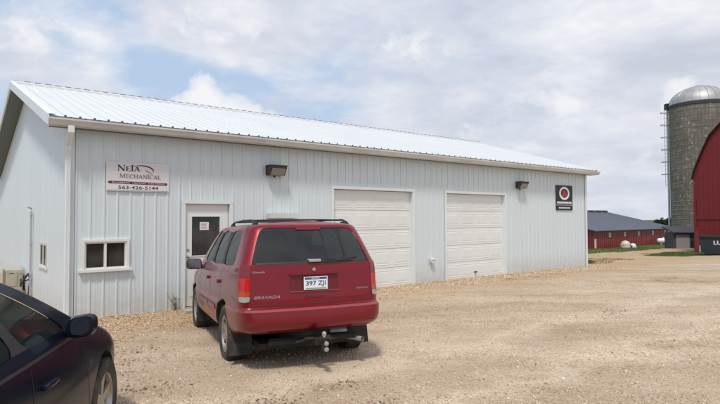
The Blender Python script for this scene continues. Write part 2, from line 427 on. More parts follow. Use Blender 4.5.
# loose stones, many thousand: one object
def scatter_mesh(name, P, S, mat, base_v, base_f, aniso=.35, tilt=.5):
    P = np.array(P); n = len(P); bv = np.array(base_v, float); k = len(bv)
    ang = rng.uniform(0, 2 * PI, n); ti = rng.normal(0, tilt, n)
    sc_ = np.array(S)[:, None] * np.stack([rng.uniform(1 - aniso, 1 + aniso, n) for _ in range(3)], 1)
    V = bv[None] * sc_[:, None, :]
    V = V * (1 + rng.uniform(-.18, .18, (n, k, 1)))
    c, s_ = np.cos(ti)[:, None], np.sin(ti)[:, None]
    y = V[:, :, 1] * c - V[:, :, 2] * s_; z = V[:, :, 1] * s_ + V[:, :, 2] * c
    c, s_ = np.cos(ang)[:, None], np.sin(ang)[:, None]
    X = V[:, :, 0] * c - y * s_; Y = V[:, :, 0] * s_ + y * c
    A = np.stack([X, Y, z], 2) + P[:, None, :]
    me = bpy.data.meshes.new(name)
    F = np.array(base_f); m = F.shape[1]
    allf = (F[None] + (np.arange(n) * k)[:, None, None]).reshape(-1, m)
    me.vertices.add(n * k); me.vertices.foreach_set('co', A.reshape(-1).astype(np.float32))
    me.loops.add(allf.size); me.loops.foreach_set('vertex_index', allf.reshape(-1).astype(np.int32))
    me.polygons.add(len(allf)); me.polygons.foreach_set('loop_start', (np.arange(len(allf)) * m).astype(np.int32))
    me.update(calc_edges=True); me.materials.append(mat)
    o = bpy.data.objects.new(name, me); col.objects.link(o); return o
ico = bmesh.new(); bmesh.ops.create_icosphere(ico, subdivisions=1, radius=1)
ico.verts.index_update()
IV = [tuple(v.co) for v in ico.verts]; IF = [tuple(v.index for v in f.verts) for f in ico.faces]; ico.free()
OV = [(1, 0, 0), (-1, 0, 0), (0, 1, 0), (0, -1, 0), (0, 0, .7), (0, 0, -.7)]
OF = [(0, 2, 4), (2, 1, 4), (1, 3, 4), (3, 0, 4), (2, 0, 5), (1, 2, 5), (3, 1, 5), (0, 3, 5)]
P, S = [], []
while len(P) < 40000:
    y = 3.6 + 12.5 * rng.random() ** 1.5; x = rng.uniform(-.8, .8) * y
    if wall_w(x, y) < .05: continue
    P.append((x, y, yard_z(x, y) + .002)); S.append(abs(rng.normal(0, .0035)) + .0035 + (.012 * rng.random() if rng.random() < .012 else 0))
while len(P) < 50000:   # a coarser band washed out from the foot of the wall
    t = rng.uniform(-.6, L + .5); w = abs(rng.normal(0, .55)) + .03
    x = PX + t * DX + w * DY; y = PY + t * DY - w * DX
    P.append((x, y, yard_z(x, y) + .004)); S.append(abs(rng.normal(0,   .006)) + .006)
tag(scatter_mesh('gravel', P, S, M['stone'], IV, IF), 'loose crushed rock and pebbles lying over the yard', 'gravel', kind='stuff')
# leaf litter and dirt clumps near the wall and left of the red car
P, S = [], []
clumps = [(-3.3, 7.6, .45), (-2.9, 7.0, .3), (-3.9, 8.4, .4), (-4.3, 9.3, .3), (-3.7, 7.9, .2), (-2.2, 5.8, .3), (-.9, 5.4, .25), (.1, 5.2, .2), (-3.0, 6.3, .3), (-3.1, 9.9, .3), (5.2, 16.6, .35), (6.3, 17.4, .3), (4.4, 15.8, .3), (9.0, 21.3, .4), (-.2, 5.9, .2), (-4.5, 8.9, .3), (4.9, 10.5, .3), (9.0, 16.0, .5), (8.5, 15.5, .3)]
for cx, cy, r in clumps:
    for _ in range(int(330 * r)):
        a = rng.normal(0, r * .8); b = rng.normal(0, r * .45)
        x, y = cx + a * .8 - b * .5, cy + a * .5 + b * .8
        if wall_w(x, y) < .03: continue
        P.append((x, y, yard_z(x, y) + .008)); S.append(rng.uniform(.008, .026))
tag(scatter_mesh('leaf_litter', P, S, M['litter'], [(1, 0, .1), (0, .35, .25), (-1, 0, .05), (0, -.35, 0)], [(0, 1, 2, 3)], .4, .5), 'scattered dead leaves and dirt clumps on the gravel', 'leaf litter', kind='stuff')

def blades(name, poly, n, h, label, zf=T, mat='blade'):
    xs = [p[0] for p in poly]; ys = [p[1] for p in poly]; P, S = [], []
    while len(P) < n:
        x, y = rng.uniform(min(xs) - .4, max(xs) + .4), rng.uniform(min(ys) - .4, max(ys) + .4)
        if not inpoly(x + nz(x, y) * .6, y + nz(y, x) * .6, poly): continue
        P.append((x, y, zf(x, y) - .03)); S.append(h * rng.uniform(.5, 1.4))
    return tag(scatter_mesh(name, P, S, M[mat], [(-.16, 0, 0), (.16, 0, 0), (.05, .25, 1)], [(0, 1, 2)], .3, .25), label, 'grass', kind='stuff')
blades('grass_patch', PATCH, 12000, .055, 'mown grass patch in front of the arched red barn')
blades('grass_tuft', CORNER, 4200, .06, 'weedy grass at the far corner of the white workshop')
FIELD = [(9.5, 27), (11.8, 29), (12, 34), (15.3, 36.6), (18.4, 38.5), (21.1, 41), (23.5, 43.3), (26, 46), (30, 60), (80, 134), (40, 105), (20, 70)]
blades('lawn', FIELD, 30000, .09, 'green lawn sloping down to the long red barn')

# ------------------------------------------------------------------ workshop
shop = thing('workshop_building', 'long white steel clad workshop with two closed garage doors and white ribbed roof', 'building', (PX, PY, 0), ANG)
PITCH = .2286
def rib_profile(t0, t1, ph=0):
    """breakpoints (t, depth) of the ribbed panel"""
    pts = []; k = math.floor((t0 - ph) / PITCH) - 1
    while ph + k * PITCH < t1 + PITCH:
        o = ph + k * PITCH
        pts += [(o + .075, 0), (o + .088, .016), (o + .112, .016), (o + .125, 0), (o + .168, 0), (o + .176, .003), (o + .196, .003), (o + .204, 0)]; k += 1
    def at(t):
        for a, b in zip(pts, pts[1:]):
            if a[0] <= t <= b[0]: return a[1] + (b[1] - a[1]) * (t - a[0]) / max(1e-9, b[0] - a[0])
        return 0
    return pts, at
def ribbed_wall(mb, t0, t1, z0, top, openings, P, ph=0):
    pts, at = rib_profile(t0, t1, ph)
    bp = {round(t0, 4), round(t1, 4)} | {round(p[0], 4) for p in pts if t0 < p[0] < t1}
    for o in openings: bp |= {round(o[0], 4), round(o[1], 4)}
    bp = sorted(bp)
    for a, b in zip(bp, bp[1:]):
        if b - a < 1e-5: continue
        m = (a + b) / 2; cuts = sorted((o[2], o[3]) for o in openings if o[0] < m < o[1])
        lo = (z0, z0)
        for c0, c1 in cuts + [(None, None)]:
            hi = (top(a), top(b)) if c0 is None else (c0, c0)
            if hi[0] > lo[0] + 1e-4 or hi[1] > lo[1] + 1e-4:
                da, db = at(a), at(b)
                mb.add([P(a, da, lo[0]), P(b, db, lo[1]), P(b, db, hi[1]), P(a, da, hi[0])], [(0, 1, 2, 3)])
            lo = (c1, c1)
RIDGE_S, RIDGE_Z, EAVE_S, EAVE_Z, OVL = 5.25, 5.149, -.27, 3.50, .34
BACK = .92   # the rear slope runs a little lower than the front one
SL = (RIDGE_Z - EAVE_Z) / (RIDGE_S - EAVE_S)
D1 = (5.69, 8.31, 2.47); D2 = (9.64, 12.34, 2.47)
ED = (2.08, 3.02, 2.06)
W1 = (.27, .98, .86, 1.35)
W2 = (3.98, 4.55, 1.05, 1.70)
front_open = [(D1[0], D1[1], -.3, D1[2]), (D2[0], D2[1], -.3, D2[2]), (ED[0], ED[1], -.3, ED[2]), (W1[0], W1[1], W1[2], W1[3]), W2]
mb = MB(); ribbed_wall(mb, 0, L, -.3, lambda t: WALLH + .05, front_open, lambda t, d, z: (t, -d, z), .03)
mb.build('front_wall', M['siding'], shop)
gtop = lambda s: EAVE_Z + SL * ((s if s < RIDGE_S else 2 * RIDGE_S - s) - EAVE_S) - .17
GW = (2.02, 2.80, .78, 1.25)
mb = MB(); ribbed_wall(mb, .003, DEPTH, -.3, gtop, [GW], lambda s, d, z: (-d * .35, s, z), .05)
# gable is split at the ridge so the peak stays sharp
mb.build('gable_wall', M['siding_lit'], shop)
mb = MB(); ribbed_wall(mb, .003, DEPTH, -.8, gtop, [], lambda s, d, z: (L + d, s, z), .05); mb.build('end_wall', M['siding_lit'], shop)
mb = MB(); ribbed_wall(mb, 0, L, -.8, lambda t: gtop(DEPTH), [], lambda t, d, z: (t, DEPTH + d, z), .03); mb.build('back_wall', M['siding'], shop)
# roof
mb = MB(); pts, at = rib_profile(-OVL, L + OVL, .03)
bp = sorted({-OVL, L + OVL} | {round(p[0], 4) for p in pts if -OVL < p[0] < L + OVL})
nS, nZ = -SL / math.hypot(1, SL), 1 / math.hypot(1, SL)
for a, b in zip(bp, bp[1:]):
    for side in (0, 1):
        q = []; es = EAVE_S - side * BACK; ez = EAVE_Z - side * BACK * SL
        for t, s_, z in ((a, es, ez), (b, es, ez), (b, RIDGE_S, RIDGE_Z), (a, RIDGE_S, RIDGE_Z)):
            d = at(t) * 1.8; ss = s_ + nS * d * .999 if s_ < RIDGE_S else s_; zz = z + nZ * d
            q.append((t, ss if not side else 2 * RIDGE_S - ss, zz))
        mb.add(q, [(0, 1, 2, 3)])
roof = mb.build('roof', M['roof'], shop)
mb = MB()
for sg in (1, -1):
    f = lambda ds, dz: (RIDGE_S - sg * ds, RIDGE_Z + dz)
    mb.prism([f(0, .062), f(.16, .062 - SL * .16 - .012), f(.16, - SL * .16 + .002), f(0, .002)], 'x', -OVL - .01, L + OVL + .01)
mb.build('ridge_cap', M['roof'], roof)
mb = MB(); mr_ = MB()
t = .03 + .125 - PITCH
while t < L + OVL:
    if t > -OVL:
        mr_.box((t + .01, RIDGE_S - .02, RIDGE_Z + .060), (t + PITCH - .085, RIDGE_S + .02, RIDGE_Z + .075))  # dark blocks painting the shaded gaps between ribs along the ridge
    t += PITCH
for a, b in zip(bp, bp[1:]):
    mb.add([(a, EAVE_S + .004, EAVE_Z - .028), (b, EAVE_S + .004, EAVE_Z - .028), (b, EAVE_S + .004, EAVE_Z + nZ * at(b) * 1.8 - .001), (a, EAVE_S + .004, EAVE_Z + nZ * at(a) * 1.8 - .001)], [(0, 1, 2, 3)])
mb.build('eave_closure_shade', M['gap_shade'], roof)  # fills the rib ends; its grey stands for shadow under the ribs
mr_.box((-OVL + .01, RIDGE_S - .006, RIDGE_Z + .056), (L + OVL - .01, RIDGE_S + .006, RIDGE_Z + .066)); mr_.build('ridge_gap_shade', M['gap_shade'], roof)
# rake trim, soffits, fascia
for tt, side in ((-OVL, -1), (L + OVL, 1)):
    mb = MB()
    for sg in (1, -1):
        f = lambda s_, dz: ((s_ if sg > 0 else 2 * RIDGE_S - s_), EAVE_Z + SL * (s_ - EAVE_S) + dz)
        mb.prism([f((EAVE_S if sg > 0 else EAVE_S - BACK), .028), f(RIDGE_S, .028), f(RIDGE_S, -.15), f((EAVE_S if sg > 0 else EAVE_S - BACK), -.15)], 'x', tt, tt + side * .035)
        mb.prism([f((EAVE_S if sg > 0 else EAVE_S - BACK), .034), f(RIDGE_S, .034), f(RIDGE_S, .029), f((EAVE_S if sg > 0 else EAVE_S - BACK), .029)], 'x', tt + side * .035, tt - side * .09)
    mb.build('rake_trim', M['trim'], roof)
    mb = MB(); mb2 = MB()
    for sg in (1, -1):
        f = lambda s_, dz: ((s_ if sg > 0 else 2 * RIDGE_S - s_), EAVE_Z + SL * (s_ - EAVE_S) + dz)
        mb.prism([f((EAVE_S if sg > 0 else EAVE_S - BACK) + .01, -.135), f(RIDGE_S, -.135), f(RIDGE_S, -.145), f((EAVE_S if sg > 0 else EAVE_S - BACK) + .01, -.145)], 'x', tt + side * -.001, -.001 if side < 0 else L + .001)
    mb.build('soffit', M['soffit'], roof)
mb = MB()
mb.box((-OVL + .002, EAVE_S + .025, EAVE_Z - .165), (L + OVL - .002, EAVE_S + .05, EAVE_Z - .012)); mb.build('fascia', M['trim'], roof)
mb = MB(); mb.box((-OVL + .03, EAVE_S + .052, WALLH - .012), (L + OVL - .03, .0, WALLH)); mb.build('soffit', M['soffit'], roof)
mb = MB()
g0 = EAVE_S + .022; gz = EAVE_Z - .036
prof = [(g0, gz), (g0, gz - .115), (g0 - .07, gz - .115), (g0 - .085, gz - .08), (g0 - .10, gz - .055), (g0 - .12, gz - .03), (g0 - .12, gz - .002), (g0 - .105, gz - .002), (g0 - .105, gz - .03), (g0 - .08, gz - .07), (g0 - .06, gz - .105), (g0 - .01, gz - .105), (g0 - .01, gz)]
mb.prism(prof, 'x', -OVL - .02, L + OVL + .06)
gut = mb.build('gutter', M['gutter'], shop, smooth=True)
# downspout: outlet box, elbow, corrugated leader at the near corner
mb = MB()
x0, x1 = -.06, .03
mb.rbox((x0 - .005, g0 - .10, gz - .24), (x1 + .005, g0 - .01, gz - .116), .012)
A = [(g0 - .09, gz - .23), (g0 - .02, gz - .23), (-.03, gz - .42), (-.03, gz - .50), (-.10, gz - .50), (-.10, gz - .44)]
mb.prism(A, 'x', x0, x1)
mb.rbox((x0, -.10, .05), (x1, -.03, gz - .499), .01)
for k in range(3): mb.box((x0 + .016 + k * .026, -.106, .1), (x0 + .026 + k * .026, -.1, gz - .52))
mb.prism([(-.10, .06), (-.03, .02), (-.25, -.04), (-.27, .03)], 'x', x0, x1)
mb.build('downspout', M['trim'], shop)
for poly in ([(-.028, -.026), (.10, -.026), (.10, -.0205), (-.022, -.0205), (-.022, .13), (-.028, .13)], [(L - .10, -.026), (L + .03, -.026), (L + .03, .1), (L + .024, .1), (L + .024, -.0205), (L - .10, -.0205)]):
    mb = MB(); mb.prism(poly, 'z', -.25, WALLH); mb.build('corner_trim', M['trim'], shop)
for a_, b_, c_ in ((-.02, D1[0] - .09, 0.), (D1[1] + .09, D2[0] - .09, -.01), (D2[1] + .09, L + .02, -.04)):
    mb = MB(); mb.box((a_, -.03, -.35), (b_, -.0205, c_)); mb.build('base_trim', M['conc'], shop)

def frame_trim(mb, o, w=.085, proud=.034, sill=False, y0=-.0205):
    a, b, z0, z1 = o
    mb.box((a - w, -proud, z0 if not sill else z0 - .0), (a, y0, z1)); mb.box((b, -proud, z0), (b + w, y0, z1))
    mb.box((a - w, -proud - .003, z1), (b + w, y0, z1 + w))
    if sill: mb.box((a - w - .02, -proud - .03, z0 - .05), (b + w + .02, y0, z0))
def reveal(mb, o, dep):
    a, b, z0, z1 = o
    mb.box((a, -.0204, z0), (a + .004, dep, z1)); mb.box((b - .004, -.0204, z0), (b, dep, z1)); mb.box((a + .004, -.0204, z1 - .004), (b - .004, dep, z1))
for k, (a, b, h) in enumerate((D1, D2)):
    g = thing('garage_door', None, None); g.parent = shop
    del_ = MB(); frame_trim(del_, (a, b, -.25, h), .07); reveal(del_, (a, b, -.25, h), .12); del_.build('frame', M['trim'], g)
    n, m = 5, 4; z0 = -.03; hh = (h - z0 - .012) / n; ww = (b - a - .03) / m
    mb = MB()
    for i in range(n):
        za, zb = z0 + i * hh + .004, z0 + (i + 1) * hh - .004
        mb.box((a + .005, .085, za), (b - .005, .12, zb))
        for j in range(m):
            xa, xb = a + .015 + j * ww + .05, a + .015 + (j + 1) * ww - .05
            zc, zd = za + .075, zb - .075
            # raised field inside a grooved border
            F = [(xa, .0849, zc), (xb, .0849, zc), (xb, .0849, zd), (xa, .0849, zd)]
            G = [(xa + .022, .0925, zc + .022), (xb - .022, .0925, zc + .022), (xb - .022, .0925, zd - .022), (xa + .022, .0925, zd - .022)]
            H_ = [(xa + .05, .080, zc + .05), (xb - .05, .080, zc + .05), (xb - .05, .080, zd - .05), (xa + .05, .080, zd - .05)]
            I_ = [(p[0], .0785, p[2]) for p in F]
            # lip, bevelled groove, raised centre
            mb.add([(p[0] + dx, .0848, p[2] + dz) for p, dx, dz in zip(F, (-.014, .014, .014, -.014), (-.014, -.014, .014, .014))] + I_ + [(p[0], .0842, p[2]) for p in G] + [(p[0], .080, p[2]) for p in H_] + [(p[0] + dx, .0785, p[2] + dz) for p, dx, dz in zip(H_, (.02, -.02, -.02, .02), (.02, .02, -.02, -.02))],
                   [(q, (q + 1) % 4, 4 + (q + 1) % 4, 4 + q) for q in range(4)] + [(4 + q, 4 + (q + 1) % 4, 8 + (q + 1) % 4, 8 + q) for q in range(4)] +
                   [(8 + q, 8 + (q + 1) % 4, 12 + (q + 1) % 4, 12 + q) for q in range(4)] + [(12 + q, 12 + (q + 1) % 4, 16 + (q + 1) % 4, 16 + q) for q in range(4)] + [(16, 17, 18, 19)])
    mb.build('door_leaf', M['door'], g)
    mb = MB(); mb.rbox(((a + b) / 2 - .07, .04, .12), ((a + b) / 2 + .07, .06, .15), .008); mb.rbox(((a + b) / 2 - .015, .055, .11), ((a + b) / 2 + .015, .084, .16), .004); mb.build('handle', M['dark'], g)
    mb = MB(); mb.box((a + .005, .08, z0 - .03), (b - .005, .125, z0)); mb.build('bottom_seal', M['dark'], g)
    mb = MB(); mb.box((a - .2, .126, -.1), (b + .2, .14, h + .2)); mb.build('dark_backing', M['dark'], g)
# entry door
a, b, h = ED
g = thing('entry_door', None, None); g.parent = shop
mb = MB(); frame_trim(mb, (a, b, -.1, h), .075); reveal(mb, (a, b, -.1, h), .08)
mb.build('frame', M['trim'], g)
ga, gb, gz0, gz1 = a + .15, b - .20, 1.02, 1.80
mb = MB()
for bx in (((a + .02, 0.02), (b - .02, gz0)), ((a + .02, gz1), (b - .02, h - .01)), ((a + .02, gz0), (ga, gz1)), ((gb, gz0), (b - .02, gz1))):
    mb.box((bx[0][0], .03, bx[0][1]), (bx[1][0], .075, bx[1][1]))
for x0_, x1_ in ((a + .12, (a + b) / 2 - .04), ((a + b) / 2 + .04, b - .12)): mb.rbox((x0_, .022, .2), (x1_, .035, .82), .01)
mb.build('door_leaf', M['entry'], g)
mb = MB(); mb.box((ga, .045, gz0), (gb, .052, gz1)); mb.build('pane', M['glass'], g)
mb = MB()
for bx in (((ga - .02, gz0 - .02), (gb + .02, gz0)), ((ga - .02, gz1), (gb + .02, gz1 + .02)), ((ga - .02, gz0), (ga, gz1)), ((gb, gz0), (gb + .02, gz1))):
    mb.box((bx[0][0], .02, bx[0][1]), (bx[1][0], .04, bx[1][1]))
mb.build('glazing_bead', M['entry'], g)
mb = MB(); mb.box((ga + .17, .040, 1.53), (ga + .36, .0415, 1.69)); pp = mb.build('paper_notice', M['paper'], g)
mb = MB()
for k in range(5): mb.box((ga + .19, .0385, 1.66 - k * .025), (ga + .33 - .02 * (k % 2), .0395, 1.668 - k * .025))
mb.build('print', M['ink_grey'], pp)
mb = MB(); mb.tube([(a + .075, .03, 1.0), (a + .075, -.02, 1.0)], .018, 10); mb.tube([(a + .075, -.02, 1.0), (a + .17, -.025, 1.0)], .011, 8); mb.lathe([(0, -.005), (.03, -.004), (.03, .012)], 14, 0, 'y', (a + .075, .02, 1.0))
mb.build('handle', M['steel'], g, smooth=True)
mb = MB(); mb.lathe([(0, -.005), (.026, -.004), (.026, .012)], 14, 0, 'y', (a + .075, .02, 1.14)); mb.build('lock', M['steel'], g)
mb = MB(); mb.box((a - .1, -.35, -.1), (b + .1, .03, -.005)); mb.build('threshold', M['conc'], g)
mb = MB(); mb.box((a, .3, -.1), (b, .31, h)); mb.build('dark_backing', M['dark'], g)  # black sheet stands for the unlit room behind the door glass

def slider_window(o, parent, P, curtain=False, flush=False):
    a, b, z0, z1 = o
    w = thing('window', None, None); w.parent = parent
    def B(mb, p, q): # local (t, depth-in, z) box
        c0 = P(p[0], p[1] * (.25 if flush and p[1] < .2 else 1) - (.012 if flush else 0), p[2]); c1 = P(q[0], q[1] * (.25 if flush and q[1] < .2 else 1) - (.012 if flush else 0), q[2]); mb.box(tuple(min(x, y) for x, y in zip(c0, c1)), tuple(max(x, y) for x, y in zip(c0, c1)))
    f = MB(); t_ = .055
    B(f, (a - .045, -.045, z1), (b + .045, .0, z1 + .045)); B(f, (a - .045, -.045, z0), (a, 0., z1)); B(f, (b, -.045, z0), (b + .045, 0., z1))
    B(f, (a, -.02, z1 - .03), (b, .06, z1)); B(f, (a, -.02, z0), (b, .06, z0 + .03)); B(f, (a, -.02, z0 + .03), (a + .03, .06, z1 - .03)); B(f, (b - .03, -.02, z0 + .03), (b, .06, z1 - .03))
    m = (a + b) / 2 - .01; B(f, (m - .02, -.025, z0 + .03), (m + .02, .05, z1 - .03))
    f.build('frame', M['white'], w)
    s_ = MB(); B(s_, (a - .09, -.075, z0 - .045), (b + .09, .0, z0 - .001)); s_.build('sill', M['white'], w)
    for x0_, x1_ in ((a + .03, m - .02), (m + .02, b - .03)):
        g = MB(); B(g, (x0_, .02, z0 + .03), (x1_, .026, z1 - .03)); g.build('pane', M['glass'], w)
    c = MB(); B(c, (a - .05, .30, z0 - .1), (b + .05, .31, z1 + .1)); c.build('dark_backing', M['dark'], w)  # black sheet paints the dark of the room behind the panes
    if curtain:
        c = MB(); n = 14
        vs = []
        for i in range(n + 1):
            t = m + .03 + (b - m - .07) * i / n; d = .08 + .012 * math.sin(i * 1.9)
            vs += [P(t, d, z0 + .02), P(t, d, z1 - .03)]
        c.add(vs, [(2 * i, 2 * i + 2, 2 * i + 3, 2 * i + 1) for i in range(n)]); c.build('curtain', M['seat'], w)
    return w
slider_window(W1, shop, lambda t, d, z: (t, d - .001, z), True)
slider_window(W2, shop, lambda t, d, z: (t, d - .001, z))
slider_window(GW, shop, lambda t, d, z: (d - .001, t, z), flush=True)
mb = MB(); mb.box((W2[0] - .09, -.20, W2[3] + .062), (W2[1] + .09, -.021, W2[3] + .17)); mb.build('window_hood', M['gutter'], shop)
# dryer vent cap
mb = MB(); mb.lathe([(.055, -.02), (.055, -.08), (.075, -.085), (.075, -.10), (.0, -.115)], 16, 0, 'y', (9.0, 0, .58)); mb.rbox((8.93, -.035, .51), (9.07, -.0205, .65), .005)
mb.rbox((8.935, -.13, .60), (9.065, -.03, .655), .02)
mb.build('vent_cap', M['white'], shop, smooth=True)
# conduit on the gable wall
mb = MB(); mb.tube([(-.05, 3.85, -.1), (-.05, 3.85, 1.95), (-.06, 3.85, 2.02), (-.12, 3.85, 2.04)], .022, 8)
for z in (.5, 1.2, 1.85): mb.box((-.075, 3.80, z), (-.021, 3.90, z + .03))
mb.build('conduit', M['galv'], shop, smooth=True)

def shop_pt(t, s_, z): return (PX + t * DX - s_ * DY, PY + t * DY + s_ * DX, z)

# ---- signs
# serif capitals drawn with strokes: (thick/thin) lines in a unit box
SER = .07
def stroke(p, q, w):
    (x0, y0), (x1, y1) = p, q; d = math.hypot(x1 - x0, y1 - y0); nx, ny = -(y1 - y0) / d * w / 2, (x1 - x0) / d * w / 2
    return [(x0 + nx, y0 + ny), (x1 + nx, y1 + ny), (x1 - nx, y1 - ny), (x0 - nx, y0 - ny)]
def serif(x, y, w=.26): return stroke((x - w / 2, y), (x + w / 2, y), SER)
TH, TN = .19, .08
LET = {
 'N': (.95, lambda: [stroke((.17, .03), (.17, .97), TN), stroke((.15, .97), (.78, .03), TH), stroke((.8, .03), (.8, .97), TN), serif(.17, .035), serif(.12, .965), serif(.8, .965)]),
 'E': (.78, lambda: [stroke((.2, .03), (.2, .97), TH), stroke((.08, .965), (.72, .965), TN), stroke((.08, .035), (.74, .035), TN), stroke((.2, .52), (.55, .52), TN), stroke((.7, .8), (.7, .97), .06), stroke((.72, .03), (.72, .22), .06), stroke((.55, .42), (.55, .62), .05)]),
 'I': (.42, lambda: [stroke((.2, .03), (.2, .97), TH), serif(.2, .965, .36), serif(.2, .035, .36)]),
 'A': (.95, lambda: [stroke((.12, .03), (.46, .97), TN), stroke((.46, .97), (.8, .03), TH), stroke((.22, .33), (.66, .33), TN), serif(.13, .035), serif(.8, .035, .32)]),
 'M': (1.12, lambda: [stroke((.15, .03), (.17, .97), TN), stroke((.17, .97), (.53, .08), TH), stroke((.53, .08), (.87, .97), TN), stroke((.92, .03), (.9, .97), TH), serif(.15, .035), serif(.92, .035, .32), serif(.13, .965, .2), serif(.94, .965, .22)]),
 'C': (.85, lambda: [stroke((.46 + .36 * math.cos(a), .5 + .46 * math.sin(a)), (.46 + .36 * math.cos(a + .42), .5 + .46 * math.sin(a + .42)), .08 + .1 * max(0, -math.cos(a))) for a in [.75 + .4 * k for k in range(12)]] + [stroke((.76, .68), (.76, .95), .06)]),
 'H': (.98, lambda: [stroke((.2, .03), (.2, .97), TH), stroke((.78, .03), (.78, .97), TH), stroke((.2, .51), (.78, .51), TN), serif(.2, .965, .36), serif(.2, .035, .36), serif(.78, .965, .36), serif(.78, .035, .36)]),
 'L': (.74, lambda: [stroke((.2, .03), (.2, .97), TH), serif(.2, .965, .36), stroke((.08, .035), (.7, .035), TN), stroke((.68, .03), (.68, .26), .06)]),
}
def serif_text(mb, txt, x0, x1, y0, y1, yb, P, caps=None):
    W = sum(LET[c][0] * (1 if not caps or i == 0 else caps) for i, c in enumerate(txt)); k = (x1 - x0) / W; x = x0; n = 0
    for i, c in enumerate(txt):
        hs = 1 if (not caps or i == 0) else caps
        hh = (y1 - y0) * (hs if not caps or c != 'I' else 1.08)
        for q in LET[c][1]():
            n += 1
            mb.add([P(x + px * k * hs, yb + .00012 * n, y0 + py * hh) for px, py in q], [(0, 1, 2, 3)])
        x += LET[c][0] * k * hs
a, b, z0, z1 = .61, 1.75, 2.27, 2.81
sg = thing('company_sign', 'white rectangular company name sign with maroon band beside the eave corner of the workshop', 'sign', shop_pt(a, 0, z0), ANG)
w, h = b - a, z1 - z0
mb = MB(); mb.rbox((0, -.032, 0), (w, -.0205, h), .004); mb.build('sign_board', M['sign_white'], sg)
Y = lambda x, yo, z: (x, -.0335 - yo, z)
mb = MB(); serif_text(mb, 'NEIA', w * .165, w * .525, h * .70, h * .90, 0, Y, .80); mb.build('lettering', M['ink_black'], sg)
mb = MB(); serif_text(mb, 'MECHANICAL', w * .20, w * .86, h * .455, h * .605, 0, Y, .88); mb.build('lettering', M['ink_grey'], sg)
mb = MB(); outer, inner = [], []
for k in range(25):
    u = k / 24; ang = PI * .93 - u * PI * 1.05
    cx, cz, rx, rz = w * .56, h * .74, w * .185, h * .185
    outer.append((cx + rx * math.cos(ang), cz + rz * math.sin(ang)))
    th = .03 * math.sin(PI * min(1, u * .95 + .02)) ** 1.3 * (1 + u)
    inner.append((cx + (rx - th) * math.cos(ang), cz + (rz - th * .5) * math.sin(ang)))
mb.add([Y(*(p[0], 0, p[1])) for p in outer + inner], [(i, i + 1, 25 + i + 1, 25 + i) for i in range(24)])
for px, pz, qx, qz in ((.60, .76, .66, .72), (.62, .70, .70, .67), (.68, .66, .73, .60)):
    mb.add([Y(x, 0.0004, z) for x, z in stroke((w * px, h * pz), (w * qx, h * qz), .008)], [(0, 1, 2, 3)])
mb.build('swoosh', M['ink_maroon'], sg)
mb = MB(); r = h * .045
pts = [(w * .03 + r + r * math.cos(t), h * .30 + r * math.sin(t)) for t in np.linspace(PI / 2, 3 * PI / 2, 9)] + [(w * .97 - r + r * math.cos(t), h * .28 + r * math.sin(t)) for t in np.linspace(-PI / 2, PI / 2, 9)]
mb.add([Y(x, 0, z) for x, z in pts], [tuple(range(len(pts)))]); mb.build('band', M['ink_maroon'], sg)
mb = MB()
for s_, xa, xb in (('PLUMBING', .09, .36), ('HEATING', .405, .61), ('ELECTRICAL', .655, .93)):
    v, f = fit_text(s_, w * xa, w * xb, h * .267, h * .315); mb.add([Y(x, .001, z) for x, z in v], f)
mb.build('lettering', M['sign_white'], sg)
mb = MB(); v, f = fit_text('563-426-5144', w * .185, w * .82, h * .075, h * .19, bold=.012); mb.add([Y(x, 0, z) for x, z in v], f); mb.build('phone_number', M['ink_black'], sg)
mb = MB(); mb.add([Y(x, 0, z) for x, z in ((.02, .012), (w - .02, .012), (w - .02, .022), (.02, .022))], [(0, 1, 2, 3)]); mb.build('border', M['ink_green'], sg)

a, b, z0, z1 = 15.23, 16.30, 2.02, 2.90
sg = thing('business_sign', 'black square sign with white ring and red emblem near the right end of the workshop', 'sign', shop_pt(a, 0, z0), ANG)
w, h = b - a, z1 - z0
mb = MB(); mb.rbox((0, -.035, .0), (w, -.0205, h), .004); mb.build('sign_board', M['ink_black'], sg)
Y = lambda x, yo, z: (x, -.0365 - yo, z)
mb = MB(); n = 32; cx, cz = w * .50, h * .68
for rr0, rr1 in ((.31, .215),):
    vs = [Y(cx + w * rr0 * math.cos(2 * PI * k / n), 0, cz + h * (rr0 - .045) * math.sin(2 * PI * k / n)) for k in range(n)] + [Y(cx + w * rr1 * math.cos(2 * PI * k / n), 0, cz + h * (rr1 - .03) * math.sin(2 * PI * k / n)) for k in range(n)]
    mb.add(vs, [(k, (k + 1) % n, n + (k + 1) % n, n + k) for k in range(n)])
mb.build('ring', M['ink_white'], sg)
mb = MB(); mb.add([Y(cx + w * x, 0, cz + h * z) for x, z in ((-.15, -.13), (-.12, .02), (-.04, .13), (0, .17), (.04, .13), (.12, .02), (.15, -.13), (.05, -.16), (0, -.05), (-.05, -.16))], [(0, 1, 2, 8, 9), (2, 3, 4, 8), (4, 5, 6, 7, 8)])
mb.build('emblem', M['ink_red'], sg)
mb = MB(); mb.box((.02, -.0372, h * .20), (w - .02, -.0366, h * .215))
x = w * .06
for k in range(9):   # first line: blurred bold capitals, read only as marks
    mb.add([Y(x, 0, h * .27), Y(x + w * .082, 0, h * .27), Y(x + w * .082, 0, h * .345), Y(x, 0, h * .345)], [(0, 1, 2, 3)]); x += w * .099
x = w * .16
for k in range(8):
    mb.add([Y(x, 0, h * .07), Y(x + w * .066, 0, h * .07), Y(x + w * .066, 0, h * .12), Y(x, 0, h * .12)], [(0, 1, 2, 3)]); x += w * .088
mb.build('lettering', M['ink_white'], sg)

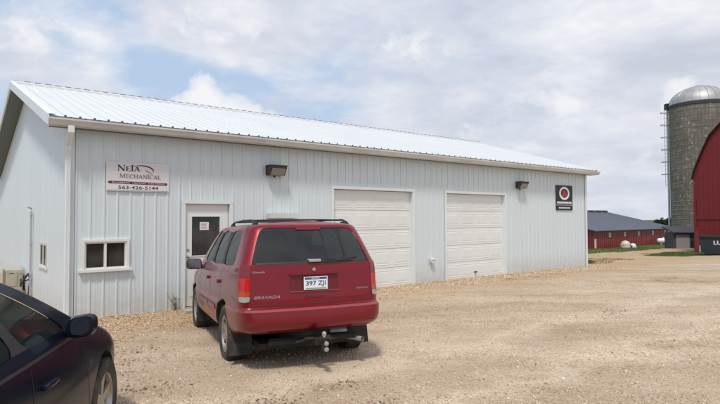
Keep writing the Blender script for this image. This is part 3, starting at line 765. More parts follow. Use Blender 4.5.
# floodlights
def flood(t, z, label):
    f = thing('wall_floodlight', label, 'wall light', shop_pt(t, 0, z), ANG, 'floodlights on the front wall of the workshop'); f.scale = (.84, .84, .84)
    mb = MB(); P_ = [(-.02, .13), (-.02, -.10), (-.17, -.12), (-.29, .08), (-.29, .13)]
    mb.prism(P_, 'x', -.24, .24); o = mb.build('housing', M['bronze'], f); bez(o, .012)
    mb = MB(); nx = Vector((0, -.20, -.12)).normalized()
    q = [Vector((-.20, -.178, -.108)), Vector((.20, -.178, -.108)), Vector((.20, -.288, .068)), Vector((-.20, -.288, .068))]
    off = Vector((0, -.006, -.004))
    mb.add([tuple(p + off) for p in q], [(0, 1, 2, 3)]); mb.build('lens', M['lamp_lens'], f)
    mb = MB(); mb.rbox((-.255, -.31, .125), (.255, -.02, .148), .006); mb.build('hood', M['bronze'], f)
    mb = MB(); mb.tube([(0, -.05, -.09), (0, -.05, -.16)], .02, 8); mb.build('sensor', M['dark'], f)
    return f
flood(4.07, 2.80, 'dark bronze floodlight on the wall between the name sign and the first garage door')
flood(13.12, 2.80, 'dark bronze floodlight right of the second garage door near the black sign')

# service cabinet by the gable
cb = thing('equipment_cabinet', 'beige metal equipment cabinet standing against the gable wall beside the conduit', 'cabinet', shop_pt(0, 5.0, -.06), ANG)
mb = MB(); mb.rbox((-.40, 0, .08), (-.06, .85, .60), .015); mb.build('casing', M['beige_cab'], cb)
mb = MB(); mb.rbox((-.36, -.012, .2), (-.18, -.001, .55), .004); mb.box((-.14, -.01, .5), (-.09, -.001, .53)); mb.build('cover_panel', M['beige_cab'], cb)
mb = MB()
for k in range(9): mb.box((-.404, .08, .16 + k * .045), (-.4005, .77, .18 + k * .045))
mb.build('grille', M['dark'], cb)
mb = MB(); mb.box((-.45, -.05, -.05), (-.03, .9, .078)); mb.build('pad', M['conc'], cb)
mb = MB(); mb.box((-.34, -.014, .50), (-.24, -.0125, .515)); mb.build('latch', M['dark'], cb)
mb = MB(); mb.tube([(-.10, 4.98, .22), (-.14, 4.7, .16), (-.16, 4.45, .22), (-.12, 4.2, .38), (-.07, 4.05, .50), (-.05, 3.97, .44), (-.06, 3.93, .2), (-.07, 3.92, -.1)], .022, 8)
mb.tube([(-.10, 4.98, .30), (-.15, 4.6, .26), (-.13, 4.3, .30), (-.06, 4.1, .36), (-.05, 3.9, .36)], .018, 8)
cab = mb.build('cable', M['dark'], None, smooth=True); cab.location = (PX, PY, 0); cab.rotation_euler = (0, 0, ANG)
tag(cab, 'black looping cable running from the beige cabinet to the conduit', 'cable')

# weed at the doorstep
def weed(x, y, h, n, label):
    mb = MB(); z = yard_z(x, y) - .01
    for k in range(n):
        a = random.uniform(0, 2 * PI); l = h * random.uniform(.5, 1); ln = random.uniform(.1, .5)
        p = [Vector((x + .03 * math.cos(a), y + .03 * math.sin(a), z))]
        for i in (1, 2, 3): p.append(Vector((x + math.cos(a) * ln * l * (i / 3) ** 1.5, y + math.sin(a) * ln * l * (i / 3) ** 1.5, z + l * i / 3)))
        mb.tube(p, [.004, .003, .002, .001], 4)
        for i in range(5):
            q = p[1].lerp(p[3], random.random()); b = random.uniform(0, 2 * PI); s_ = random.uniform(.02, .05)
            mb.add([q, q + Vector((math.cos(b) * s_, math.sin(b) * s_, .01)), q + Vector((math.cos(b + .5) * s_ * .7, math.sin(b + .5) * s_ * .7, .02))], [(0, 1, 2)])
    return tag(mb.build('weed', M['litter']), label, 'weed')
q = shop_pt(1.86, -.10, 0); weed(q[0], q[1], .38, 14, 'small dry weed growing against the wall left of the entry door')

# ------------------------------------------------------------------ vehicles
def eval_mesh(o):
    dg = bpy.context.evaluated_depsgraph_get(); dg.update()
    return bpy.data.meshes.new_from_object(o.evaluated_get(dg))

class Car:
    """body grown as a stack of closed rings; cells get a material code, arches are cut, glass and lamps split off as parts"""
    def __init__(s, rings, side_n, matf, creases, mats, glass_codes, arches, cap_dz, sub=2):
        s.n = 0
        pts = []; half = None
        for r in rings: pts.append(r)
        half = len(pts[0]); full = 2 * half - 2
        bm = bmesh.new(); V = []
        for r in pts:
            row = [bm.verts.new(p) for p in r] + [bm.verts.new((-p[0], p[1], p[2])) for p in reversed(r[1:-1])]
            V.append(row)
        cl = bm.edges.layers.float.new('crease_edge')
        code = {}
        def jj(k): return k if k < half - 1 else full - 1 - k   # column id (cell) mirrored
        for i in range(len(V) - 1):
            for k in range(full):
                f = bm.faces.new((V[i][k], V[i][(k + 1) % full], V[i + 1][(k + 1) % full], V[i + 1][k]))
                f.material_index = matf(i, jj(k), k < half - 1)
        def cap(row, dz, mi, flip):
            C = [row[0]] + [bm.verts.new((0, row[k].co.y, row[k].co.z + dz)) for k in range(1, half - 1)] + [row[half - 1]]
            for k in range(half - 1):
                for side in (0, 1):
                    a = row[k]; b = row[k + 1]
                    if side: a = row[(full - k) % full]; b = row[(full - k - 1) % full]
                    q = [a, b, C[k + 1], C[k]]
                    q2 = []
                    for v in q:
                        if v not in q2: q2.append(v)
                    if len(q2) >= 3:
                        f = bm.faces.new(q2); f.material_index = mi
        cap(V[0], 0, mats.index(M['under']), False); cap(V[-1], cap_dz, 0, True)
        bmesh.ops.recalc_face_normals(bm, faces=bm.faces)
        cr = {}
        for i, j, c in creases: cr[(i, j)] = c
        for i in range(len(V)):
            for k in range(full):
                e = bm.edges.get((V[i][k], V[i][(k + 1) % full])); c = cr.get((i, 'r'), 0)
                if e: e[cl] = c
        for e in bm.edges:
            fs = e.link_faces
            if len(fs) == 2:
                a, b = fs[0].material_index, fs[1].material_index
                if a != b and (a in glass_codes or b in glass_codes): e[cl] = max(e[cl], .7)
        me = bpy.data.meshes.new('b')
        for m in mats: me.materials.append(m)
        bm.to_mesh(me); bm.free()
        o = bpy.data.objects.new('b', me); col.objects.link(o)
        md = o.modifiers.new('s', 'SUBSURF'); md.levels = sub; md.render_levels = sub
        cut = []
        for (x0, x1, y, z, r) in arches:
            c = MB(); c.lathe([(0, x0), (r, x0), (r, x1), (0, x1)], 40, mats.index(M['under']), 'x', (0, y, z))
            c2 = c.build('c', mats, None)
            bmm = bmesh.new(); bmm.from_mesh(c2.data); bmesh.ops.remove_doubles(bmm, verts=bmm.verts, dist=1e-5); bmesh.ops.recalc_face_normals(bmm, faces=bmm.faces); bmm.to_mesh(c2.data); bmm.free()
            cut.append(c2)
            md = o.modifiers.new('c', 'BOOLEAN'); md.operation = 'DIFFERENCE'; md.object = c2; md.solver = 'EXACT'
            md.material_mode = 'INDEX'
        s.me = eval_mesh(o)
        bpy.data.objects.remove(o)
        for c in cut: bpy.data.objects.remove(c)
        b2 = bmesh.new(); b2.from_mesh(s.me)
        s.bvh = BVHTree.FromBMesh(b2)
        for f in b2.faces: f.smooth = True
        for e in b2.edges:
            if len(e.link_faces) == 2 and e.calc_face_angle(0) > R(32): e.smooth = False
        s.bm = b2; s.mats = mats
    def split(s, codes, name, parent, mat=None, off=0.0, multi=False):
        """move faces with these codes into connected pieces; returns objects"""
        bm = s.bm; todo = set(f for f in bm.faces if f.material_index in codes); out = []; kill = []
        bm.normal_update()
        while todo:
            seed = todo.pop(); comp = [seed]; st = [seed]
            while st:
                f = st.pop()
                for e in f.edges:
                    for g in e.link_faces:
                        if g in todo: todo.remove(g); comp.append(g); st.append(g)
            idx = {}; vs = []; fs = []; mi = []
            for f in comp:
                q = []
                for v in f.verts:
                    if v not in idx:
                        idx[v] = len(vs); nn = Vector()
                        for g in v.link_faces:
                            if g.material_index in codes: nn += g.normal
                        nn.normalize(); vs.append(tuple(v.co + nn * off))
                    q.append(idx[v])
                fs.append(tuple(q)); mi.append(f.material_index)
            nm = name(np.mean(np.array(vs), 0)) if callable(name) else name
            mb = MB(); mb.v = vs; mb.f = fs; mb.m = mi
            o = mb.build(nm, s.mats, parent, smooth=True)
            if mat:
                o.data.materials.clear(); o.data.materials.append(mat); o.data.polygons.foreach_set('material_index', [0] * len(fs))
            out.append(o); kill += comp
        bmesh.ops.delete(bm, geom=kill, context='FACES'); return out
    def finish(s, parent):
        me = bpy.data.meshes.new('body')
        for m in s.mats: me.materials.append(m)
        s.bm.to_mesh(me); s.bm.free(); o = bpy.data.objects.new('body', me); col.objects.link(o); o.parent = parent; s.body = o; return o
    def rear(s, x, z, off=.003):
        h = s.bvh.ray_cast(Vector((x, -9, z)), Vector((0, 1, 0)))[0]
        return (x, (h.y if h else -1) - off, z)
    def side(s, y, z, sgn, off=.003):
        h = s.bvh.ray_cast(Vector((sgn * 5, y, z)), Vector((-sgn, 0, 0)))[0]
        return ((h.x if h else sgn * .9) + sgn * off, y, z)
    def strip(s, mb, pts, w, fn, step=.03, off=.0015):
        """a thin line following the body along 2D pts"""
        P = []
        for (a, b), (c, d) in zip(pts, pts[1:]):
            n = max(1, int(math.hypot(c - a, d - b) / step))
            P += [(a + (c - a) * i / n, b + (d - b) * i / n) for i in range(n)]
        P.append(pts[-1]); vs = []
        for i, p in enumerate(P):
            q0, q1 = P[max(0, i - 1)], P[min(len(P) - 1, i + 1)]; l = math.hypot(q1[0] - q0[0], q1[1] - q0[1]) or 1
            nx, ny = -(q1[1] - q0[1]) / l * w / 2, (q1[0] - q0[0]) / l * w / 2
            vs += [fn(p[0] + nx, p[1] + ny, off), fn(p[0] - nx, p[1] - ny, off)]
        mb.add(vs, [(2 * i, 2 * i + 1, 2 * i + 3, 2 * i + 2) for i in range(len(P) - 1)])

def half_ring(z, yr, yf, hw, rr, rf, br, bf, ys, nr=.0, nf=.0, zf=None, tap=(.0, .0)):
    """half outline from rear centre to front centre"""
    out = []
    ym = (yr + yf) / 2; hl = (yf - yr) / 2
    def W(y):
        u = (y - ym) / hl
        return hw * (1 - (tap[1] if u > 0 else tap[0]) * abs(u) ** 2.5)
    xr = W(yr + rr) - rr; xf = W(yf - rf) - rf
    for k in (0, .45, .85): x = xr * k; out.append((x, yr + br * (x / hw) ** 2))
    yc = yr + br * (xr / hw) ** 2
    for a in (12, 40, 68): out.append((xr + rr * math.sin(R(a)), yc + rr - rr * math.cos(R(a))))
    for y in ys: out.append((W(y), y))
    yc = yf - bf * (xf / hw) ** 2
    for a in (68, 40, 12): out.append((xf + rf * math.sin(R(a)), yc - rf + rf * math.cos(R(a))))
    for k in (.85, .45, 0): x = xf * k; out.append((x, yf - bf * (x / hw) ** 2))
    return [(x, y, z + (zf(x, y) if zf else 0)) for x, y in out]

def wheel(parent, x, y, r, w, rim_r, side, mats=('rubber', 'rim'), n_sp=6, steer=0):
    o = thing('wheel', None, None, (x, y, r)); o.parent = parent; o.rotation_euler = (0, 0, steer)
    mb = MB(); k = side
    prof = [(rim_r * .96, -w / 2 * .75), (rim_r, -w / 2 * .86), (r * .86, -w / 2), (r * .95, -w / 2 * .93), (r, -w / 2 * .72), (r, w / 2 * .72), (r * .95, w / 2 * .93), (r * .86, w / 2), (rim_r, w / 2 * .86), (rim_r * .96, w / 2 * .75)]
    mb.lathe(prof, 40, 0, 'x')
    for i in range(44):   # tread blocks
        a = 2 * PI * i / 44
        for j in (-.31, 0, .31):
            m = Matrix.Rotation(a + (.03 if j else 0), 4, 'X')
            mb.box((w * j - w * .12, -.014, r - .004), (w * j + w * .12, .014, r + .004), 0, m)
    mb.build('tyre', M[mats[0]], o, smooth=True)
    mb = MB()
    f = w / 2 * .80 * k; dish = w * .16 * k
    mb.lathe([(rim_r * 1.0, f * 1.04), (rim_r * .95, f * 1.06), (rim_r * .90, f * .9), (rim_r * .87, f * .2), (rim_r * .87, -f * .7)], 40, 0, 'x')
    mb.lathe([(0, f * .80), (.055, f * .80), (.075, f * .62), (.075, f * .3)], 20, 0, 'x')
    for i in range(n_sp):
        m = Matrix.Rotation(2 * PI * i / n_sp, 4, 'X')
        xa, xb = sorted((f * .62, f * .88)); xa0, xb0 = sorted((f * .50, f * .76))
        r1 = rim_r * .90
        vs = [(xa0, -.030, .05), (xb0, -.030, .05), (xb0, .030, .05), (xa0, .030, .05), (xa, -.044, r1), (xb, -.040, r1), (xb, .040, r1), (xa, .044, r1)]
        mb.add(vs, [(0, 1, 2, 3), (4, 5, 6, 7), (0, 1, 5, 4), (1, 2, 6, 5), (2, 3, 7, 6), (3, 0, 4, 7)], 0, m)
    for i in range(5):
        a = 2 * PI * i / 5; mb.lathe([(0, f * .70), (.008, f * .70), (.008, f * .55)], 6, 0, 'x', (0, .038 * math.cos(a), .038 * math.sin(a)))
    mb.build('rim', M[mats[1]], o, smooth=True)
    mb = MB(); mb.lathe([(0, f * .1), (rim_r * .62, f * .1), (rim_r * .62, f * .0), (0, 0)], 24, 0, 'x'); mb.lathe([(0, -f * .7), (rim_r * .87, -f * .7), (rim_r * .87, -f * .66)], 24, 0, 'x'); mb.build('brake_disc', M['under'], o)
    return o

def seats(parent, rows, zb=.62, w=.5):
    for (y, xs, h) in rows:
        for x in xs:
            mb = MB()
            mb.rbox((x - w / 2, y, zb - .1), (x + w / 2, y + .5, zb + .06), .05)
            m = Matrix.Translation((x, y, zb)) @ Matrix.Rotation(R(12), 4, 'X')
            mb.rbox((-w / 2, -.08, 0), (w / 2, .06, h), .05, 0, m)
            mb.rbox((-.13, -.07, h + .04), (.13, .04, h + .22), .04, 0, m)
            mb.build('seat', M['seat'], parent, smooth=True)

# ---- red SUV -------------------------------------------------------
SY = .4188
suv = thing('parked_suv', 'dusty red SUV parked with its back to the camera in front of the entry door', 'car', (-.9552 + .02, 7.46 - .02, -.10), SY, rx=0)
suv.rotation_euler = (-.032, 0, SY)
#       z     yr     yf    hw    rr   rf   br    bf   tail
belt = 1.235
def zr(x, y): return .045 * sm((-.35 - y) / .5)              # rear of the belt line kicks up
def br_(x, y): return .085 * sm((-.45 - y) / .35)
sideL = [-.72, -.40, .20, .30, 1.02, 1.12, 1.95, 2.35, 2.87, 3.30]
def lerp(a, b, u): return a + (b - a) * u
low = sideL
bel = [-.66, -.56, .16, .26, .98, 1.08, 1.86, 2.00, 2.10, 2.18]
top = [-.52, -.44, .16, .25, .86, .95, 1.17, 1.26, 1.32, 1.38]
rtp = [-.45, -.36, .14, .24, .72, .82, 1.02, 1.10, 1.16, 1.20]
tp = (.045, .10)
RG = [
 half_ring(.395, -.96, 3.70, .86, .18, .28, .05, .12, low, zf=br_, tap=tp),
 half_ring(.43, -1.03, 3.80, .915, .20, .30, .10, .18, low, zf=br_, tap=tp),
 half_ring(.50, -1.085, 3.84, .945, .22, .32, .12, .2, low, zf=lambda x, y: br_(x, y) * .6, tap=tp),
 half_ring(.62, -1.10, 3.86, .955, .22, .32, .12, .2, low, tap=tp),
 half_ring(.745, -1.09, 3.86, .958, .20, .32, .12, .2, low, tap=tp),
 half_ring(.765, -1.02, 3.85, .940, .18, .32, .08, .2, low, tap=tp),
 half_ring(.785, -.985, 3.84, .935, .15, .32, .06, .2, low, tap=tp),
 half_ring(.855, -.985, 3.82, .936, .15, .32, .06, .2, low, tap=tp),
 half_ring(.915, -.98, 3.78, .934, .15, .32, .06, .2, low, tap=tp),
 half_ring(.975, -.975, 3.66, .930, .15, .34, .06, .2, low, tap=tp),
 half_ring(1.13, -.965, 3.10, .925, .15, .30, .06, .2, [lerp(a, b, .5) for a, b in zip(low, bel)], tap=tp),
 half_ring(1.20, -.955, 2.45, .908, .15, .22, .06, .14, bel, zf=zr, tap=(.03, .03)),
 half_ring(belt, -.945, 2.34, .895, .15, .22, .06, .14, bel, zf=zr, tap=(.03, .03)),
 half_ring(1.46, -.865, 1.98, .835, .15, .22, .06, .14, [lerp(a, b, .45) for a, b in zip(bel, top)], tap=(.03, .03)),
 half_ring(1.722, -.725, 1.46, .738, .15, .22, .06, .14, top, tap=(.03, .03)),
 half_ring(1.758, -.70, 1.33, .70, .15, .22, .05, .14, rtp, tap=(.03, .03)),
 half_ring(1.785, -.60, 1.20, .58, .14, .2, .05, .1, rtp[:], tap=(.03, .03)),
]
RG[-1] = [(x, max(-.60, min(1.2, y)), z) for x, y, z in RG[-1]]
smats = [M['red'], M['cglass'], M['sideglass'], M['tl_red'], M['tl_amber'], M['tl_clear'], M['tl_dark'], M['under'], M['dark'], M['pad']]
# columns: 0,1 rear panel; 2 ; 3,4,5 rear corner; 5->6 ...; side cells 6.. ; 
def suv_mat(i, j, right):
    # ring intervals: 0:.30-.40 1:.40-.47 2:.47-.62 3:.62-.745 4:.745-.765 5:.765-.785 6:.785-.855 7:.855-.935 8:.935-1.02 9:1.02-1.13 10:1.13-1.20 11:1.20-belt 12:belt-1.44 13:1.44-1.655 14:roof
    if i == 4 and j <= 3: return 9
    if j in (3, 4):
        if i == 7: return 5
        if i == 8: return 4
        if i == 9: return 3
        if i in (10, 11): return 6
    if i in (12, 13):
        if j in (0, 1, 2): return 1
        if j == 7: return 2       # quarter window
        if j in (8, 10): return 8  # pillars
        if j == 9: return 2
        if j == 11: return 2
        if j >= 18: return 1
    return 0
n_side = len(sideL)
arch = [(.62, 1.2, 0, .37, .445), (-1.2, -.62, 0, .37, .445), (.62, 1.2, 2.87, .37, .445), (-1.2, -.62, 2.87, .37, .445)]
cr = [(4, 'r', .85), (3, 'r', .4), (6, 'r', .6), (0, 'r', .8), (1, 'r', .5), (12, 'r', .25)]
car = Car(RG, n_side, suv_mat, cr, smats, (1, 2, 3, 4, 5, 6), arch, .02)
def gname(c): return 'rear_window' if c[1] < -.6 else ('windshield' if c[1] > 1.3 and abs(c[0]) < .3 else 'side_window')
car.split((1, 2), gname, suv, off=-.007)
for o in car.split((3, 4, 5, 6), 'tail_light', suv, off=.004): pass
car.finish(suv)
# trims that follow the body
mb = MB()
rr = lambda a, b, o: car.rear(a, b, o)
car.strip(mb, [(-.775, 1.20), (-.775, .80), (.775, .80), (.775, 1.20)], .007, rr)
car.strip(mb, [(-.74, 1.262), (.74, 1.262)], .006, rr)
for sg in (1, -1):
    ss = lambda a, b, o, sg=sg: car.side(a, b, sg, o)
    car.strip(mb, [(.19, 1.2), (.19, .95), (.33, .70), (.42, .42)], .007, ss)
    car.strip(mb, [(1.06, 1.2), (1.06, .42)], .007, ss)
    car.strip(mb, [(2.02, 1.15), (2.06, .8), (2.2, .6), (2.2, .42)], .007, ss)
    car.strip(mb, [(.42, .42), (2.2, .42)], .006, ss)
    car.strip(mb, [(-.48, .90), (-.70, .86)], .005, ss)
mb.build('panel_gap', M['dark'], suv)
for sg in (1, -1):
    ss = lambda a, b, o, sg=sg: car.side(a, b, sg, o)
    for y0_, y1_ in ((.46, 1.03), (1.09, 1.98)):
        mb = MB(); car.strip(mb, [(y0_, .66), (y1_, .66)], .07, ss, off=.010); car.strip(mb, [(y0_, .70), (y1_, .70)], .012, ss, off=.004); mb.build('side_moulding', M['red'], suv)
    for y in (.27, 1.15):
        mb = MB(); p = car.side(y + .06, 1.02, sg, .0)
        mb.rbox((p[0] - .012, y - .02, 1.0), (p[0] + .035 if sg > 0 else p[0] + .012, y + .16, 1.045), .012) if sg > 0 else mb.rbox((p[0] - .035, y - .02, 1.0), (p[0] + .012, y + .16, 1.045), .012)
        mb.build('door_handle', M['red'], suv, smooth=True)
# bumper accents
mb = MB()
car.strip(mb, [(-.86, .60), (.86, .60)], .010, rr, off=.002); mb.build('bumper_groove', M['tl_dark'], suv)
# window rubber around the back glass
mb = MB()
car.strip(mb, [(-.70, 1.295), (.70, 1.295)], .022, rr, off=.003); mb.build('window_seal', M['dark'], suv)
# plate recess shade, plate, handle, badges
def rpatch(mb, x0, x1, z0, z1, off, nx=8, nz_=2):
    vs = [car.rear(x0 + (x1 - x0) * i / nx, z0 + (z1 - z0) * j / nz_, off) for j in range(nz_ + 1) for i in range(nx + 1)]
    mb.add(vs, [(j * (nx + 1) + i, j * (nx + 1) + i + 1, (j + 1) * (nx + 1) + i + 1, (j + 1) * (nx + 1) + i) for j in range(nz_) for i in range(nx)])
M['red_shadow'] = simple('red_recess_shade', (.13, .006, .012), .35, 0, .1)
mb = MB(); rpatch(mb, -.31, .31, .955, 1.15, .002); mb.build('plate_recess_shade', M['red_shadow'], suv)  # flat patch on the tailgate; recess shade painted as darker red
mb = MB(); yb = car.rear(0, 1.05)[1]
mb.rbox((-.31, yb - .022, 1.143), (.31, yb + .02, 1.165), .007); mb.build('recess_lip', M['red'], suv)
mb = MB(); mb.rbox((-.31, yb - .015, .945), (.31, yb + .02, .957), .004); mb.build('trim_strip', M['pad'], suv)
PXc, PZc = .01, 1.045
pl = MB(); pl.rbox((PXc - .152, yb - .024, PZc - .078), (PXc + .152, yb - .016, PZc + .078), .003); plate = pl.build('license_plate', M['ink_white'], suv)
YY = lambda x, z, o=0: (PXc + x, yb - .0252 - o, PZc + z)
mb = MB(); v, f = fit_text('397 ZJI', -.125, .125, -.045, .028, bold=.02); mb.add([YY(x, z) for x, z in v], f)
mb.add([YY(x, z) for x, z in ((-.14, .045), (.14, .045), (.14, .072), (-.14, .072))], [(0, 1, 2, 3)]); mb.build('plate_number', M['ink_blue'], plate)
mb = MB(); v, f = fit_text('IOWA', -.05, .05, .049, .068, bold=.01); mb.add([YY(x, z, .001) for x, z in v], f); mb.build('plate_state', M['ink_white'], plate)
mb = MB(); mb.add([YY(x, z) for x, z in ((-.13, -.07), (.13, -.07), (.13, -.055), (-.13, -.055))], [(0, 1, 2, 3)]); mb.build('plate_strip', M['ink_green'], plate)
mb = MB(); mb.rbox((-.13, yb - .012, .862), (.13, yb + .01, .90), .008); mb.build('tailgate_handle', M['red_shadow'], suv)
def badge(txt, x0, x1, z0, z1, mat, shear=.3):
    v, f = fit_text(txt, x0, x1, z0, z1, shear=shear, bold=.01); mb = MB(); mb.add([car.rear(x, z, .006) for x, z in v], f); return mb.build('badge', mat, suv)
M['badge'] = simple('badge_silver', (.42, .30, .31), .35, .3)
badge('BRAVADA', -.735, -.43, .888, .922, M['badge'])
badge('Oldsmobile', -.745, -.60, 1.185, 1.21, M['badge'])
badge('SmartTrak', .555, .72, .945, .968, M['badge'])
mb = MB(); yb2 = car.rear(0, 1.20)[1]
mb.lathe([(0, -.010), (.020, -.008), (.024, 0)], 20, 0, 'y', (0, yb2 - .002, 1.205)); mb.build('emblem', M['badge'], suv, smooth=True)
# wiper
mb = MB(); p = car.rear(.02, 1.315, .0)
mb.rbox((-.07, p[1] - .05, 1.295), (.09, p[1] + .005, 1.335), .012); mb.build('wiper_mount', M['steel'], suv)
mb = MB(); P_ = [car.rear(x, z, .03) for x, z in ((.06, 1.312), (.2, 1.30), (.4, 1.315), (.52, 1.325))]; mb.tube(P_, .008, 6); P_ = [car.rear(x, z, .014) for x, z in ((.14, 1.318), (.3, 1.318), (.45, 1.33), (.60, 1.345))]; mb.tube(P_, .007, 6); mb.build('rear_wiper', M['dark'], suv, smooth=True)
mb = MB(); p = car.rear(0, 1.70, 0); mb.rbox((-.16, p[1] - .012, 1.69), (.16, p[1] + .03, 1.715), .005); mb.build('brake_light', M['tl_dark'], suv)
# roof rack
for sg in (1, -1):
    mb = MB(); x = sg * .60
    pts = [(x * 1.05, -.60, 1.735), (x * 1.04, -.50, 1.79), (x * 1.03, -.38, 1.822), (x * 1.02, .2, 1.835), (x, .8, 1.825), (x, 1.0, 1.80), (x * .97, 1.14, 1.75)]
    mb.tube(pts, [.012, .015, .013, .012, .013, .015, .012], 8)
    for y in (-.46, .98): mb.rbox((x - .022, y - .08, 1.745), (x + .022, y + .08, 1.80), .012)
    mb.build('roof_rail', M['dark'], suv, smooth=True)
for y in (-.28, .62):
    mb = MB(); mb.tube([(-.61, y, 1.822), (-.3, y - .01, 1.828), (.3, y - .01, 1.828), (.61, y, 1.822)], .011, 8); mb.build('crossbar', M['dark'], suv, smooth=True)
# mirrors
for sg in (1, -1):
    m = MB(); m.rbox((sg * 1.04 - .12, 1.93, 1.10), (sg * 1.04 + .12, 2.06, 1.27), .05, seg=3); m.tube([(sg * .88, 1.98, 1.13), (sg * .97, 1.98, 1.15)], .035, 8)
    mr = m.build('wing_mirror', M['dark'], suv, smooth=True)
    m = MB(); m.rbox((sg * 1.04 - .10, 1.924, 1.12), (sg * 1.04 + .10, 1.929, 1.25), .002); m.build('mirror_glass', M['mirror'], mr)
# wheels, flaps, hitch, exhaust, underbody
for x in (.80, -.80):
    for y in (0, 2.87): wheel(suv, x, y, .365, .245, .235, 1 if x > 0 else -1, n_sp=6)
    mb = MB(); xx = x * .985
    mb.prism([(-.40, .56), (-.47, .17), (-.455, .17), (-.385, .56)], 'x', xx - .145, xx + .145); mb.build('mud_flap', M['rubber'], suv)
    mb = MB(); mb.prism([(2.40, .50), (2.37, .2), (2.385, .2), (2.415, .5)], 'x', xx - .13, xx + .13); mb.build('mud_flap', M['rubber'], suv)
mb = MB(); mb.box((-.62, -.75, .26), (.62, 3.3, .33)); mb.tube([(-.62, 0, .365), (.62, 0, .365)], .05, 8); mb.lathe([(0, -.12), (.13, -.1), (.13, .1), (0, .12)], 12, 0, 'x', (0, 0, .36)); mb.tube([(-.5, -.78, .36), (.5, -.78, .36)], .035, 8); mb.tube([(-.62, 2.87, .365), (.62, 2.87, .365)], .045, 8)
mb.build('axle', M['under'], suv)
mb = MB(); mb.tube([(-.55, -.9, .36), (.55, -.9, .36)], .03, 8); mb.rbox((-.04, -1.12, .33), (.04, -.7, .40), .006); mb.box((-.16, -1.06, .395), (-.05, -1.04, .42)); mb.box((.05, -1.06, .395), (.16, -1.04, .42)); mb.build('hitch_receiver', M['under'], suv)
mb = MB(); mb.rbox((.0, -1.24, .36), (.05, -1.05, .41), .005); mb.rbox((.0, -1.24, .27), (.05, -1.19, .43), .005)
bmn = mb.build('ball_mount', M['under'], suv)
for z, ax in ((.45, 'z'), (.375, 'y'), (.31, 'y')):
    mb = MB()
    if ax == 'z': mb.lathe([(0, .055), (.02, .05), (.03, .03), (.03, .015), (.016, -.005), (.016, -.02)], 14, 0, 'z', (.025, -1.215, z))
    else: mb.lathe([(0, -.085), (.018, -.083), (.03, -.065), (.03, -.05), (.016, -.03), (.016, 0)], 14, 0, 'y', (.025, -1.235, z))
    mb.build('hitch_ball', M['steel'], bmn, smooth=True)
mb = MB(); mb.tube([(-.25, -1.0, .36), (-.1, -1.06, .40), (.1, -1.07, .40), (.2, -1.04, .37)], .014, 6); mb.build('safety_chain', M['under'], suv)
mb = MB(); mb.tube([(.42, -.6, .34), (.52, -.8, .33), (.62, -.98, .32)], .032, 12, cap=False); mb.lathe([(.0, -.22), (.10, -.2), (.10, .2), (0, .22)], 14, 0, 'x', (.35, -.55, .37)); mb.build('exhaust', M['galv'], suv, smooth=True)
mb = MB(); mb.lathe([(.15, -.09), (.30, -.10), (.345, -.05), (.345, .05), (.30, .10), (.15, .09), (.15, -.09)], 24, 0, 'z', (0, -.52, .42)); mb.build('spare_tyre', M['rubber'], suv, smooth=True)
seats(suv, [(.18, (-.36, .36), .62), (1.15, (-.38, .38), .62)], .66)
mb = MB(); mb.box((-.80, -.8, .98), (.80, 1.95, 1.0)); mb.build('interior_floor', M['seat'], suv)
mb = MB(); mb.tube([(-.38, 1.92, 1.02), (-.38, 1.94, 1.02)], .18, 16); mb.rbox((-.75, 1.9, .9), (.75, 2.15, 1.16), .05); mb.build('dashboard', M['dark'], suv)
# front face: grille and headlights
mb = MB()
def front(x, z, off=.004):
    h = car.bvh.ray_cast(Vector((x, 9, z)), Vector((0, -1, 0)))[0]; return (x, (h.y if h else 3.8) + off, z)
for sg in (1, -1):
    h_ = MB(); vs = [front(sg * (.42 + .34 * i / 5), .80 + .14 * j / 3, .006) for j in range(4) for i in range(6)]
    h_.add(vs, [(j * 6 + i, j * 6 + i + 1, (j + 1) * 6 + i + 1, (j + 1) * 6 + i) for j in range(3) for i in range(5)]); h_.build('headlight', M['tl_clear'], suv)
    vs = [front(sg * (.06 + .28 * i / 5), .76 + .12 * j / 2, .006) for j in range(3) for i in range(6)]
    mb.add(vs, [(j * 6 + i, j * 6 + i + 1, (j + 1) * 6 + i + 1, (j + 1) * 6 + i) for j in range(2) for i in range(5)])
mb.build('grille', M['dark'], suv)

